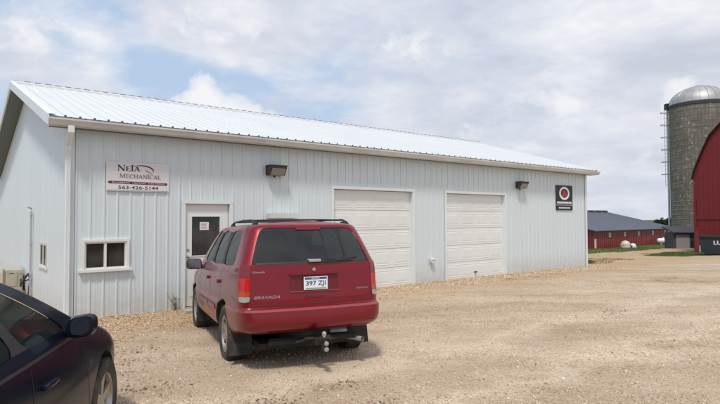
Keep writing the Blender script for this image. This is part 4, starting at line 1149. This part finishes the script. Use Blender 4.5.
# ---- black hatchback at the left edge -----------------------------
bl = thing('parked_car', 'black car at the left edge, seen from its front wing to the side window', 'car', (-2.50, 1.50, -.07), .172)
bl.scale = (1.06, 1.06, 1.06)
sB = [-.45, -.25, .42, .50, 1.30, 1.38, 1.95, 2.25, 2.7, 3.0]
bB = [-.42, -.20, .42, .49, 1.26, 1.34, 2.02, 2.14, 2.22, 2.28]
tB = [-.18, -.06, .40, .46, .98, 1.06, 1.22, 1.30, 1.36, 1.42]
uB = [-.12, .0, .38, .44, .82, .9, 1.02, 1.08, 1.12, 1.16]
tq = (.08, .13)
RB = [
 half_ring(.17, -.72, 3.38, .76, .2, .3, .1, .2, sB, tap=tq),
 half_ring(.26, -.88, 3.52, .86, .24, .38, .14, .25, sB, tap=tq),
 half_ring(.42, -.93, 3.58, .892, .26, .40, .16, .28, sB, tap=tq),
 half_ring(.60, -.94, 3.58, .90, .26, .42, .16, .3, sB, tap=tq),
 half_ring(.66, -.93, 3.55, .893, .26, .42, .16, .3, sB, tap=tq),
 half_ring(.76, -.91, 3.40, .89, .26, .42, .16, .3, sB, tap=tq),
 half_ring(.86, -.88, 3.00, .875, .26, .40, .16, .26, [lerp(a, b, .3) for a, b in zip(sB, bB)], zf=lambda x, y: .035 * sm((3.2 - y) / .8), tap=tq),
 half_ring(.955, -.84, 2.56, .852, .24, .3, .14, .2, bB, tap=(.05, .06)),
 half_ring(.985, -.80, 2.44, .838, .24, .26, .14, .2, bB, tap=(.05, .05)),
 half_ring(1.17, -.60, 2.05, .775, .22, .25, .12, .2, [lerp(a, b, .48) for a, b in zip(bB, tB)], tap=(.05, .05)),
 half_ring(1.37, -.34, 1.56, .67, .2, .25, .1, .2, tB, tap=(.05, .05)),
 half_ring(1.42, -.26, 1.36, .60, .2, .25, .1, .2, uB, tap=(.05, .05)),
 half_ring(1.45, -.14, 1.16, .48, .2, .25, .1, .15, uB, tap=(.05, .05)),
]
RB = [[(x, y, z * 1.03 if z > .5 else z) for x, y, z in q] for q in RB]
bm_mats = [M['black'], M['cglass'], M['sideglass'], M['tl_red'], M['tl_clear'], M['under'], M['dark']]
def bl_mat(i, j, right):
    if j in (3, 4) and i in (5, 6): return 3
    if i in (8, 9):
        if j in (0, 1, 2): return 1
        if j in (7, 9, 11): return 2
        if j in (8, 10): return 6
        if j >= 18: return 1
    return 0
archB = [(.60, 1.2, 0, .325, .375), (-1.2, -.60, 0, .325, .375), (.60, 1.2, 2.7, .325, .375), (-1.2, -.60, 2.7, .325, .375)]
cb_ = Car(RB, len(sB), bl_mat, [(4, 'r', .45), (8, 'r', .3)], bm_mats, (1, 2, 3), archB, .015)
cb_.split((1, 2), lambda c: 'rear_window' if c[1] < -.2 and abs(c[0]) < .3 else ('windshield' if c[1] > 1.3 and abs(c[0]) < .3 else 'side_window'), bl, off=-.005)
cb_.split((3,), 'tail_light', bl, off=.003)
cb_.finish(bl)
mb = MB()
for sg in (1, -1):
    ss = lambda a, b, o, sg=sg: cb_.side(a, b, sg, o)
    cb_.strip(mb, [(.46, .93), (.40, .7), (.46, .42), (.55, .24)], .006, ss)
    cb_.strip(mb, [(1.32, .93), (1.30, .24)], .006, ss)
    cb_.strip(mb, [(2.16, .90), (2.20, .7), (2.28, .45), (2.28, .24)], .006, ss)
    cb_.strip(mb, [(.55, .24), (2.28, .24)], .006, ss)
mb.build('panel_gap', M['under'], bl)
for sg in (1, -1):
    ss = lambda a, b, o, sg=sg: cb_.side(a, b, sg, o)
    mb = MB(); cb_.strip(mb, [(-.1, .958), (2.12, .958)], .018, ss, off=.004); mb.build('window_trim', M['dark'], bl)
    for y in (.52, 1.42):
        p = cb_.side(y + .08, .80, sg, 0)
        mb = MB(); xa, xb = sorted((p[0] - sg * .012, p[0] + sg * .032)); mb.rbox((xa, y, .785), (xb, y + .19, .815), .012); mb.build('door_handle', M['black'], bl, smooth=True)
    p = cb_.side(1.96, .95, sg, 0)
    m = MB(); cx = p[0] + sg * .10
    vs = [];  n = 14
    prof = [(-.06, .62), (-.05, .9), (.0, 1.), (.05, .86), (.09, .5), (.105, .1)]
    for yo, k in prof:
        for q in range(n):
            a = 2 * PI * q / n; e = .5
            vx = math.copysign(abs(math.cos(a)) ** .6, math.cos(a)) * .09 * k; vz = math.copysign(abs(math.sin(a)) ** .7, math.sin(a)) * .072 * k
            vs.append((cx + vx, 1.89 + yo, 1.05 + vz + .012 * (vx * sg) / .09))
    fs = [(i * n + q, i * n + (q + 1) % n, (i + 1) * n + (q + 1) % n, (i + 1) * n + q) for i in range(len(prof) - 1) for q in range(n)] + [tuple(range((len(prof) - 1) * n, len(prof) * n))]
    m.add(vs, fs); m.tube([(p[0] - sg * .03, 1.95, .99), (p[0] + sg * .05, 1.90, 1.02)], .028, 8)
    mr = m.build('wing_mirror', M['black'], bl, smooth=True)
    m = MB(); m.add([(cx + math.copysign(abs(math.cos(2 * PI * q / 20)) ** .6, math.cos(2 * PI * q / 20)) * .057, 1.832, 1.05 + math.copysign(abs(math.sin(2 * PI * q / 20)) ** .7, math.sin(2 * PI * q / 20)) * .05) for q in range(20)], [tuple(range(20))]); m.build('mirror_glass', M['mirror'], mr)
for x in (.78, -.78):
    for y in (0, 2.7): wheel(bl, x, y, .32, .20, .215, 1 if x > 0 else -1, n_sp=5)
mb = MB(); mb.box((-.6, -.6, .16), (.6, 3.0, .24)); mb.build('underbody', M['under'], bl)
seats(bl, [(.1, (-.34, .34), .50), (.95, (-.36, .36), .52)], .42, .46)
mb = MB(); mb.box((-.74, -.5, .80), (.74, .0, .82)); mb.rbox((-.72, 1.72, .70), (.72, 2.1, .93), .05); mb.build('dashboard', M['dark'], bl)
mb = MB(); mb.lathe([(.17, -.012), (.185, 0), (.17, .012), (.158, 0), (.17, -.012)], 22, 0, 'y', (-.36, 1.62, .88)); mb.build('steering_wheel', M['dark'], bl)
for sg in (1, -1):
    h_ = MB()
    def fr(x, z, off=.005):
        h = cb_.bvh.ray_cast(Vector((x, 9, z)), Vector((0, -1, 0)))[0]; return (x, (h.y if h else 3.4) + off, z)
    vs = [fr(sg * (.46 + .22 * i / 5), .56 + .12 * j / 3) for j in range(4) for i in range(6)]
    h_.add(vs, [(j * 6 + i, j * 6 + i + 1, (j + 1) * 6 + i + 1, (j + 1) * 6 + i) for j in range(3) for i in range(5)]); h_.build('headlight', M['tl_clear'], bl)

# ------------------------------------------------------------------ farm at the right
# concrete stave silo
SX, SYY = 29.6, 47.0; sz = T(SX, SYY)
silo = thing('silo', 'tall weathered concrete stave silo with shiny metal dome behind the arched red barn', 'silo', (SX, SYY, sz - .1))
HT = 1.753 + (218.4 - 105) / 542 * 47 - sz + .1; RR = 2.32
mb = MB(); mb.lathe([(RR, 0), (RR, HT)], 64); mb.build('wall', M['silo'], silo, smooth=True)
mb = MB(); z = .3
while z < HT:
    mb.lathe([(RR + .002, z - .012), (RR + .02, z), (RR + .002, z + .012)], 48); z += .38 if z < 6 else .5
mb.build('hoop', M['galv'], silo)
mb = MB(); mb.lathe([(RR + .05, HT - .28), (RR + .06, HT - .05), (RR + .02, HT)], 64); mb.build('rim_band', M['dark_roof'], silo, smooth=True)
mb = MB(); n = 48; prof = [(RR * math.cos(a) * 1.01, HT + 1.55 * math.sin(a)) for a in np.linspace(0, PI / 2 * .97, 9)]
mb.lathe(prof + [(0, HT + 1.56)], n)
for k in range(24):
    a = 2 * PI * k / 24; mb.tube([((r_ + .01) * math.cos(a), (r_ + .01) * math.sin(a), h_ + .01) for r_, h_ in prof], .018, 4)
mb.lathe([(0, HT + 1.66), (.28, HT + 1.64), (.3, HT + 1.52)], 16)
mb.build('dome', M['dome'], silo, smooth=True)
mb = MB(); dirx, diry = -.86, .42; bx_, by_ = (RR + .22) * dirx, (RR + .22) * diry
mb.tube([(bx_, by_, 0), (bx_, by_, HT + .1), (bx_ * .8, by_ * .8, HT + .7)], .09, 8); mb.build('filler_pipe', M['galv'], silo, smooth=True)
mb = MB(); mb.rbox((bx_ - .2, by_ - .2, HT - .25), (bx_ + .25, by_ + .2, HT + .3), .06); mb.build('pipe_head', M['dark'], silo)
mb = MB()
for sx in (-.2, .2): mb.tube([(bx_ - .15, by_ + sx, 5.5), (bx_ - .15, by_ + sx, HT - .2)], .02, 5)
z = 5.6
while z < HT - .2: mb.tube([(bx_ - .15, by_ - .2, z), (bx_ - .15, by_ + .2, z)], .015, 5); z += .35
for z in np.arange(6.5, HT, 1.1): mb.lathe([(.36, z), (.36, z + .06)], 10, 0, 'z', (bx_ - .25, by_, 0))
mb.build('ladder', M['galv'], silo)

# small shed at the foot of the silo
shx, shy = 25.9, 44.2; shz = T(shx, shy)
sh = thing('small_shed', 'low shed with grey panel front and dark roof at the foot of the silo', 'shed', (shx, shy, shz - .05), R(-5))
mb = MB(); mb.box((-.35, 0, 0), (1.45, 1.6, 1.35)); mb.build('wall', M['dark_roof'], sh)
mb = MB(); mb.rbox((-.18, -.04, .08), (.86, -.005, 1.22), .01); mb.build('door', M['greydoor'], sh)
mb = MB(); mb.prism([(-.25, 1.32), (1.8, 1.75), (1.8, 1.85), (-.25, 1.42)], 'x', -.5, 1.6); mb.build('roof', M['dark_roof'], sh)
mb = MB(); mb.tube([(1.25, -.4, 0), (1.25, -.4, 1.3), (1.5, -.2, 1.7)], .07, 8); mb.rbox((.98, -.5, 0), (1.5, -.05, .75), .04)
mb.lathe([(0, .9), (.2, .88), (.24, .7), (.24, .1), (.2, 0)], 14, 0, 'z', (1.9, -.1, .05))
fm = mb.build('feed_auger', M['dark'], None, smooth=True); fm.location = (shx, shy, shz - .02); fm.rotation_euler = (0, 0, R(-5)); tag(fm, 'dark auger and motor between the grey shed and the arched barn', 'farm machine')

# arched red barn
bx0, by0 = 23.4, 38.0; bz0 = T(bx0, by0) - .3
ex, ey = DY, -DX   # along the end wall
gb = thing('arched_barn', 'deep red gothic arched barn cut off by the right edge', 'barn', (bx0, by0, bz0), math.atan2(ey, ex))
z_ = lambda zz: zz - bz0
ARC = [(0, z_(-.9)), (0, z_(4.4)), (.10, z_(4.9)), (.28, z_(5.4)), (.67, z_(6.36)), (1.115, z_(7.35)), (1.7, z_(8.0)), (2.5, z_(8.9)), (3.4, z_(9.7)), (4.6, z_(10.4))]
OUT = ARC + [(9.2 - x, z) for x, z in reversed(ARC[:-1])]
mb = MB(); mb.prism(OUT, 'y', 0.0, 14); mb.build('wall', M['gothic_red'], gb)
mb = MB()
def offs(d):
    res = []
    for k, (x, z) in enumerate(OUT[1:-1]):
        u = (x - 4.6); v = z - z_(4.2); l = math.hypot(u, v); res.append((x + u / l * d, z + v / l * d))
    return res
o1, o2 = offs(.01), offs(.07)
vs = []
for p, q in zip(o1, o2): vs += [(p[0], -.25, p[1]), (q[0], -.25, q[1]), (q[0], 14.2, q[1]), (p[0], 14.2, p[1])]
fs = []
for k in range(len(o1) - 1):
    for a_ in range(4): fs.append((4 * k + a_, 4 * k + (a_ + 1) % 4, 4 * (k + 1) + (a_ + 1) % 4, 4 * (k + 1) + a_))
fs += [(0, 1, 2, 3), tuple(4 * (len(o1) - 1) + i for i in range(4))]
mb.add(vs, fs); mb.build('roof', M['roof_red'], gb)
mb = MB()
for k in range(30):
    x = .3 + k * .3
    zt = np.interp(x if x < 4.6 else 9.2 - x, [p[0] for p in ARC[1:]], [p[1] for p in ARC[1:]]) - .12
    mb.box((x, -.018, .1), (x + .05, -.001, zt))
mb.build('batten', M['gothic_red'], gb)
mb = MB(); mb.box((.02, -.07, z_(1.62)), (9.18, -.02, z_(1.76))); mb.box((.0, -.06, z_(-.9)), (.16, -.019, z_(3.0))); mb.build('door_track', M['gothic_red'], gb)
mb = MB(); mb.box((3.0, -.12, .3), (6.2, -.071, z_(1.6))); mb.build('sliding_door', M['gothic_red'], gb)
mb = MB(); mb.box((.3, -.05, z_(-.9)), (2.6, -.021, z_(-.2))); mb.build('foundation', M['conc'], gb)

# dumpster at the right edge
dx, dy = 20.55, 30.9; dz = T(dx, dy)
dx, dy = 19.32, 30.9; dz = T(dx + 2, dy - 1)
dm = thing('dumpster', 'black steel roll off dumpster with white lettering in front of the arched barn', 'dumpster', (dx, dy, dz), R(-33))
mb = MB(); mb.prism([(-.02, 1.05), (.06, .12), (5.2, .12), (5.4, 1.05)], 'y', 0, 2.2); mb.build('bin', M['dumpster'], dm)
mb = MB()
for k in range(9):
    x = .45 + k * .6; mb.box((x + (1.1 if k == 1 else 0) * 0, -.06, .14), (x + .07, -.001, 1.0)) if k not in (0, 1, 2) else None
mb.box((-.1, -.07, .98), (5.45, -.001, 1.09)); mb.box((.2, -.05, .06), (5.2, -.001, .16)); mb.build('rib', M['dumpster'], dm)
for x in (.8, 4.6):
    for y in (.15, 2.05):
        mb = MB(); mb.tube([(x, y - .1, .06), (x, y + .1, .06)], .11, 14); mb.build('roller', M['rubber'], dm)
mb = MB(); v, f = fit_text('LUBE', .66, 1.42, .58, .80, bold=.03); mb.add([(x, -.012, z) for x, z in v], f); mb.build('lettering', M['sign_white'], dm)
# post
q = (22.7, 36.6); tz = T(*q)
mb = MB(); mb.rbox((-.09, -.09, -.2), (.09, .09, 1.55), .01); mb.rbox((-.12, -.12, 1.55), (.12, .12, 1.6), .01)
o = mb.build('post', M['barn_red']); o.location = (*q, tz); tag(o, 'short dark red post standing on the grass before the arched barn', 'post')

# long low red barn
AX, AY, BX, BY = 46.5, 108., 78., 135.
ln = math.hypot(BX - AX, BY - AY); ux, uy = (BX - AX) / ln, (BY - AY) / ln
lb = thing('long_barn', 'long low red barn with huge blue grey roof beyond the lawn', 'barn', (AX, AY, -4.9), math.atan2(uy, ux))
EH = 3.95; HW = 16.3; RH = 3.9
mb = MB(); mb.prism([(0, 0), (0, EH), (HW, EH + RH), (2 * HW, EH), (2 * HW, 0)], 'x', 0, ln)
k = 0.
while k < ln: mb.box((k, -.04, .2), (k + .12, -.001, EH - .05)); k += .9
mb.build('wall', M['barn_red'], lb)
for sg in (0, 1):
    f = lambda s_, z: ((s_ if not sg else 2 * HW - s_), z)
    mb = MB(); mb.prism([f(-.6, EH - .02), f(HW, EH + RH + .12), f(HW, EH + RH + .24), f(-.6, EH + .12)], 'x', -.5, ln + .5)
    k = 0.
    while k < ln and not sg:
        mb.prism([f(-.6, EH + .12), f(HW, EH + RH + .24), f(HW, EH + RH + .28), f(-.6, EH + .16)], 'x', k, k + .06); k += .9
    mb.build('roof', M['blue_roof'], lb)
for k in range(11):
    mb = MB(); x = ln - 2.9 - k * 3.7
    if x < .5: break
    mb.rbox((x, HW - .5, EH + RH + .1), (x + 1.7, HW + .5, EH + RH + .72), .06); mb.build('roof_vent', M['dark_roof'], lb)
px_t = []
for u, zc in ((609, 235), (624, 235), (638, 235), (652, 235), (664, 234)):
    kk = (u - 360) / 542.; t = (kk * AY - AX) / (ux - kk * uy); px_t.append(t)
for t in px_t:
    w_ = MB(); w_.box((t - .45, -.08, 2.65), (t + .45, -.042, 3.5)); w_ = w_.build('window', M['white'], lb)
    mb = MB(); mb.box((t - .33, -.084, 2.78), (t - .03, -.081, 3.38)); mb.box((t + .03, -.084, 2.78), (t + .33, -.081, 3.38)); mb.build('pane', M['greydoor'], w_)
mb = MB(); mb.box((.1, -.06, .5), (.9, -.042, 2.4)); mb.build('door', M['hutch'], lb)

# pale calf hutches and white tank on the lawn
def hutch(x, y, s_, rz, label, mat):
    h_ = thing('calf_hutch', label, 'calf hutch', (x, y, T(x, y) - .05), rz, 'calf hutches on the lawn')
    mb = MB(); prof = [(1.05, 0), (1.02, .5), (.9, 1.0), (.65, 1.35), (.3, 1.52), (0, 1.56)]
    mb.lathe([(r * s_, z * s_) for r, z in prof], 20); 
    for z in (.35, .8): mb.lathe([(1.06 * s_, z * s_ - .04), (1.1 * s_, z * s_), (1.04 * s_, z * s_ + .04)], 20)
    mb.build('shell', mat, h_, smooth=True)
    mb = MB(); mb.add([(-.32 * s_, -1.09 * s_, 0.05), (.32 * s_, -1.09 * s_, .05), (.32 * s_, -1.04 * s_, .7 * s_), (0, -.98 * s_, .95 * s_), (-.32 * s_, -1.04 * s_, .7 * s_)], [(0, 1, 2, 3, 4)]); mb.build('opening', M['dark'], h_)
hutch(54.8, 112.2, 1.0, .9, 'larger tan domed hutch on the lawn before the long barn', M['hutch'])
hutch(56.75, 113.0, .62, -.9, 'off white domed hutch standing right beside the tan one', M['tank_white'])
tx, ty = 70.6, 126.5
tk = thing('propane_tank', 'white horizontal fuel tank on the lawn at the end of the long barn', 'tank', (tx, ty, T(tx, ty)), R(12))
mb = MB(); mb.lathe([(0, -1.6), (.3, -1.55), (.5, -1.35), (.56, -1.1), (.56, 1.1), (.5, 1.35), (.3, 1.55), (0, 1.6)], 20, 0, 'x', (0, 0, .95)); mb.build('vessel', M['tank_white'], tk, smooth=True)
mb = MB(); mb.lathe([(0, .25), (.18, .22), (.2, 0)], 12, 0, 'z', (0, 0, 1.48)); mb.build('cap', M['tank_white'], tk)
for x in (-.9, .9):
    mb = MB(); mb.box((x - .1, -.4, -.1), (x + .1, .4, .55)); mb.build('leg', M['conc'], tk)

# distant trees
def tree(x, y, h, w, label, seed):
    r_ = np.random.default_rng(seed); z0 = T(x, y)
    t = thing('tree', label, 'tree', (x, y, z0), 0, 'trees on the horizon')
    mb = MB(); mb.tube([(0, 0, -.3), (.05, 0, h * .3), (0, .1, h * .7)], [.35, .25, .08], 7)
    cl = []
    for k in range(9):
        a = r_.uniform(0, 2 * PI); rr_ = r_.uniform(.1, .42) * w; zc = r_.uniform(.3, .85) * h; s_ = r_.uniform(.16, .28) * w
        c = (rr_ * math.cos(a), rr_ * math.sin(a), zc); cl.append((c, s_)); mb.tube([(0, 0, h * .3), c], [.12, .03], 5)
    mb.build('trunk', M['bark'], t)
    P, S = [], []
    for c, s_ in cl:
        for _ in range(150):
            d = r_.normal(0, 1, 3); d /= np.linalg.norm(d); rad = s_ * r_.uniform(.5, 1.08)
            P.append((c[0] + d[0] * rad, c[1] + d[1] * rad, c[2] + d[2] * rad * .8)); S.append(r_.uniform(.25, .55))
    o = scatter_mesh('crown', P, S, M['leaf'], [(1, 0, 0), (0, .6, .3), (-1, 0, 0), (0, -.6, -.2)], [(0, 1, 2, 3)], .4, 1.2); o.parent = t
TR = [(651, 238, 8.3, 7.5, 'small round tree just above the end of the long barn roof'), (655, 262, 8.6, 6, 'narrow tree right of the small round one on the skyline'), (659.5, 250, 10.2, 9, 'wide dark tree left of the silo pipe on the skyline'), (664.5, 240, 10, 8.5, 'tree seen right beside the silo pipe on the skyline'),
      (669, 246, 10.5, 9, 'tree partly hidden behind the silo')]
for k, (u, Y_, h_, w_, lab) in enumerate(TR):
    tree((u - 360) / 542 * Y_, Y_, h_, w_, lab, 40 + k)

# ------------------------------------------------------------------ sky
SUN_EL, SUN_AZ = R(61), math.atan2(-.07, -.55)   # direction towards the sun, seen from above
w = bpy.data.worlds.new('World'); sc.world = w; w.use_nodes = True; nt = w.node_tree
for n in list(nt.nodes): nt.nodes.remove(n)
out = nd(nt, 'ShaderNodeOutputWorld'); bg = nd(nt, 'ShaderNodeBackground'); nt.links.new(bg.outputs[0], out.inputs[0])
sky = nd(nt, 'ShaderNodeTexSky', sky_type='NISHITA'); sky.sun_disc = False; sky.sun_elevation = SUN_EL; sky.sun_rotation = SUN_AZ
sky.air_density = 1.0; sky.dust_density = 2.0; sky.altitude = 300
BS = .11
bg.inputs['Strength'].default_value = BS
tc = nd(nt, 'ShaderNodeTexCoord'); nrm = nd(nt, 'ShaderNodeVectorMath', operation='NORMALIZE'); nt.links.new(tc.outputs['Generated'], nrm.inputs[0])
sp = nd(nt, 'ShaderNodeSeparateXYZ'); nt.links.new(nrm.outputs[0], sp.inputs[0])
# cloud deck sampled on a flat layer overhead, so it shrinks towards the horizon
den = math_(nt, 'ADD', math_(nt, 'MAXIMUM', sp.outputs[2], 0.), .22)
cv = nd(nt, 'ShaderNodeCombineXYZ'); nt.links.new(math_(nt, 'DIVIDE', sp.outputs[0], den), cv.inputs[0]); nt.links.new(math_(nt, 'DIVIDE', sp.outputs[1], den), cv.inputs[1])
d1 = noise(nt, cv.outputs[0], 1.15, 6, .52, .5); d2 = noise(nt, cv.outputs[0], 3.1, 6, .6, .3)
def lin(c): return tuple(((x / 255) / 12.92 if x / 255 < .04045 else ((x / 255 + .055) / 1.055) ** 2.4) / BS for x in c)
d3 = noise(nt, cv.outputs[0], 8.5, 5, .6, .6)
cover = math_(nt, 'ADD', math_(nt, 'ADD', math_(nt, 'MULTIPLY', d1, .6), math_(nt, 'MULTIPLY', d2, .3)), math_(nt, 'MULTIPLY', d3, .18))
cover = math_(nt, 'SUBTRACT', cover, .03)
# more open blue to the left, closed to the right (east)
side = math_(nt, 'MULTIPLY', sp.outputs[0], .30); cover = math_(nt, 'ADD', cover, side)
def blob(x_, z_, rx, rz, pw=1.5):
    """puff centred at a sky direction given as tan(azimuth), tan(elevation)"""
    v = Vector((x_, 1, z_)).normalized()
    sub = nd(nt, 'ShaderNodeVectorMath', operation='SUBTRACT'); nt.links.new(nrm.outputs[0], sub.inputs[0]); sub.inputs[1].default_value = v
    mul = nd(nt, 'ShaderNodeVectorMath', operation='MULTIPLY'); nt.links.new(sub.outputs[0], mul.inputs[0]); mul.inputs[1].default_value = (1 / rx, 1 / rx, 1 / rz)
    ln_ = nd(nt, 'ShaderNodeVectorMath', operation='LENGTH'); nt.links.new(mul.outputs[0], ln_.inputs[0])
    mr = nd(nt, 'ShaderNodeMapRange'); mr.inputs['From Min'].default_value = 1; mr.inputs['From Max'].default_value = 0.; nt.links.new(ln_.outputs['Value'], mr.inputs[0])
    return mr.outputs[0]
def uv(u, v): return ((u - 360) / 542, (218.4 - v) / 542)
def total(bl_):
    t = None
    for (u, v, ru, rv, k) in bl_:
        b_ = math_(nt, 'MULTIPLY', blob(*uv(u, v), ru / 542, rv / 542), k); t = b_ if t is None else math_(nt, 'ADD', t, b_)
    return t
soft = total([(30, 60, 90, 55, .35), (180, 15, 130, 45, .3), (250, 40, 120, 40, .2), (90, 70, 60, 60, .2)])
blue = total([(130, 72, 85, 42, .32), (240, 76, 60, 32, .16), (320, 62, 60, 30, .16), (60, 40, 30, 40, .2), (110, 8, 45, 25, .3), (15, 150, 40, 70, .3), (330, 110, 60, 25, .22)])
cover = math_(nt, 'SUBTRACT', math_(nt, 'ADD', cover, soft), blue)
cm = ramp(nt, cover, [(.30, 0.), (.40, .45), (.52, .85), (.64, 1.)])
shade = noise(nt, cv.outputs[0], 2.0, 6, .5, .6)
cloudc = ramp(nt, math_(nt, 'ADD', math_(nt, 'ADD', math_(nt, 'MULTIPLY', shade, .65), math_(nt, 'MULTIPLY', d2, .2)), math_(nt, 'MULTIPLY', d3, .15)), [(.36, (201, 207, 221)), (.47, (216, 220, 232)), (.56, (230, 232, 240)), (.66, (247, 247, 249))])
for el in [n for n in nt.nodes if n.type == 'VALTORGB'][-1].color_ramp.elements: el.color = (*[c / (1 / BS) if False else c for c in lin([v * 1 for v in el.color[:3]])], 1) if el.color[0] > 1 else el.color
bluec = mix(nt, sky.outputs[0], lin((190, 212, 239)), .85)
cc = mix(nt, bluec, cloudc, cm)
# crisp cumulus heads low over the roof and beside the silo
puffs = total([(203, 88, 20, 28, 1.), (188, 102, 30, 14, .8), (228, 106, 34, 20, .9), (262, 114, 30, 12, .55), (296, 112, 16, 12, .5), (455, 132, 50, 14, .3), (520, 148, 34, 14, .6), (682, 92, 22, 24, .75), (668, 112, 18, 14, .4), (570, 105, 70, 22, .45), (650, 155, 36, 20, .5), (410, 35, 70, 30, .45), (25, 30, 60, 32, .4), (170, 12, 80, 26, .35), (230, 30, 60, 30, .3)])
pm = ramp(nt, math_(nt, 'ADD', puffs, math_(nt, 'MULTIPLY', math_(nt, 'SUBTRACT', noise(nt, mapping(nt, (1, 1, 1.3), coord='Generated'), 13, 6, .62, .4), .5), 1.5)), [(.24, 0.), (.50, .7), (.8, 1.)])
cc = mix(nt, cc, lin((249, 249, 250)), math_(nt, 'MULTIPLY', pm, .9))
# haze to the horizon
hz = nd(nt, 'ShaderNodeMapRange'); hz.inputs['From Min'].default_value = .22; hz.inputs['From Max'].default_value = .0; nt.links.new(sp.outputs[2], hz.inputs[0])
cc = mix(nt, cc, lin((208, 214, 226)), math_(nt, 'MULTIPLY', hz.outputs[0], .45))
nt.links.new(cc, bg.inputs[0])

sd = bpy.data.lights.new('Sun', 'SUN'); sd.energy = 2.6; sd.angle = R(8); sd.color = (1, .955, .88)
so = bpy.data.objects.new('Sun', sd); col.objects.link(so)
d = Vector((math.sin(SUN_AZ) * math.cos(SUN_EL), math.cos(SUN_AZ) * math.cos(SUN_EL), math.sin(SUN_EL)))
so.rotation_euler = d.to_track_quat('Z', 'Y').to_euler(); so.location = (0, -5, 20)

# ------------------------------------------------------------------ camera
cd = bpy.data.cameras.new('Camera'); cd.sensor_width = 36; cd.lens = 36 * 542.08 / 720; cd.clip_end = 6000; cd.clip_start = .05
co = bpy.data.objects.new('Camera', cd); col.objects.link(co)
fw = Vector((0, math.cos(.0303), math.sin(.0303)))
q = fw.to_track_quat('-Z', 'Y'); co.rotation_mode = 'QUATERNION'
from mathutils import Quaternion
co.rotation_quaternion = q @ Quaternion((0, 0, 1), -.0034)
co.location = (0, 0, 1.7532)
sc.camera = co
sc.render.engine = 'CYCLES'
sc.view_settings.view_transform = 'Standard'; sc.view_settings.look = 'None'; sc.view_settings.exposure = 0; sc.view_settings.gamma = 1
sc.cycles.use_denoising = True
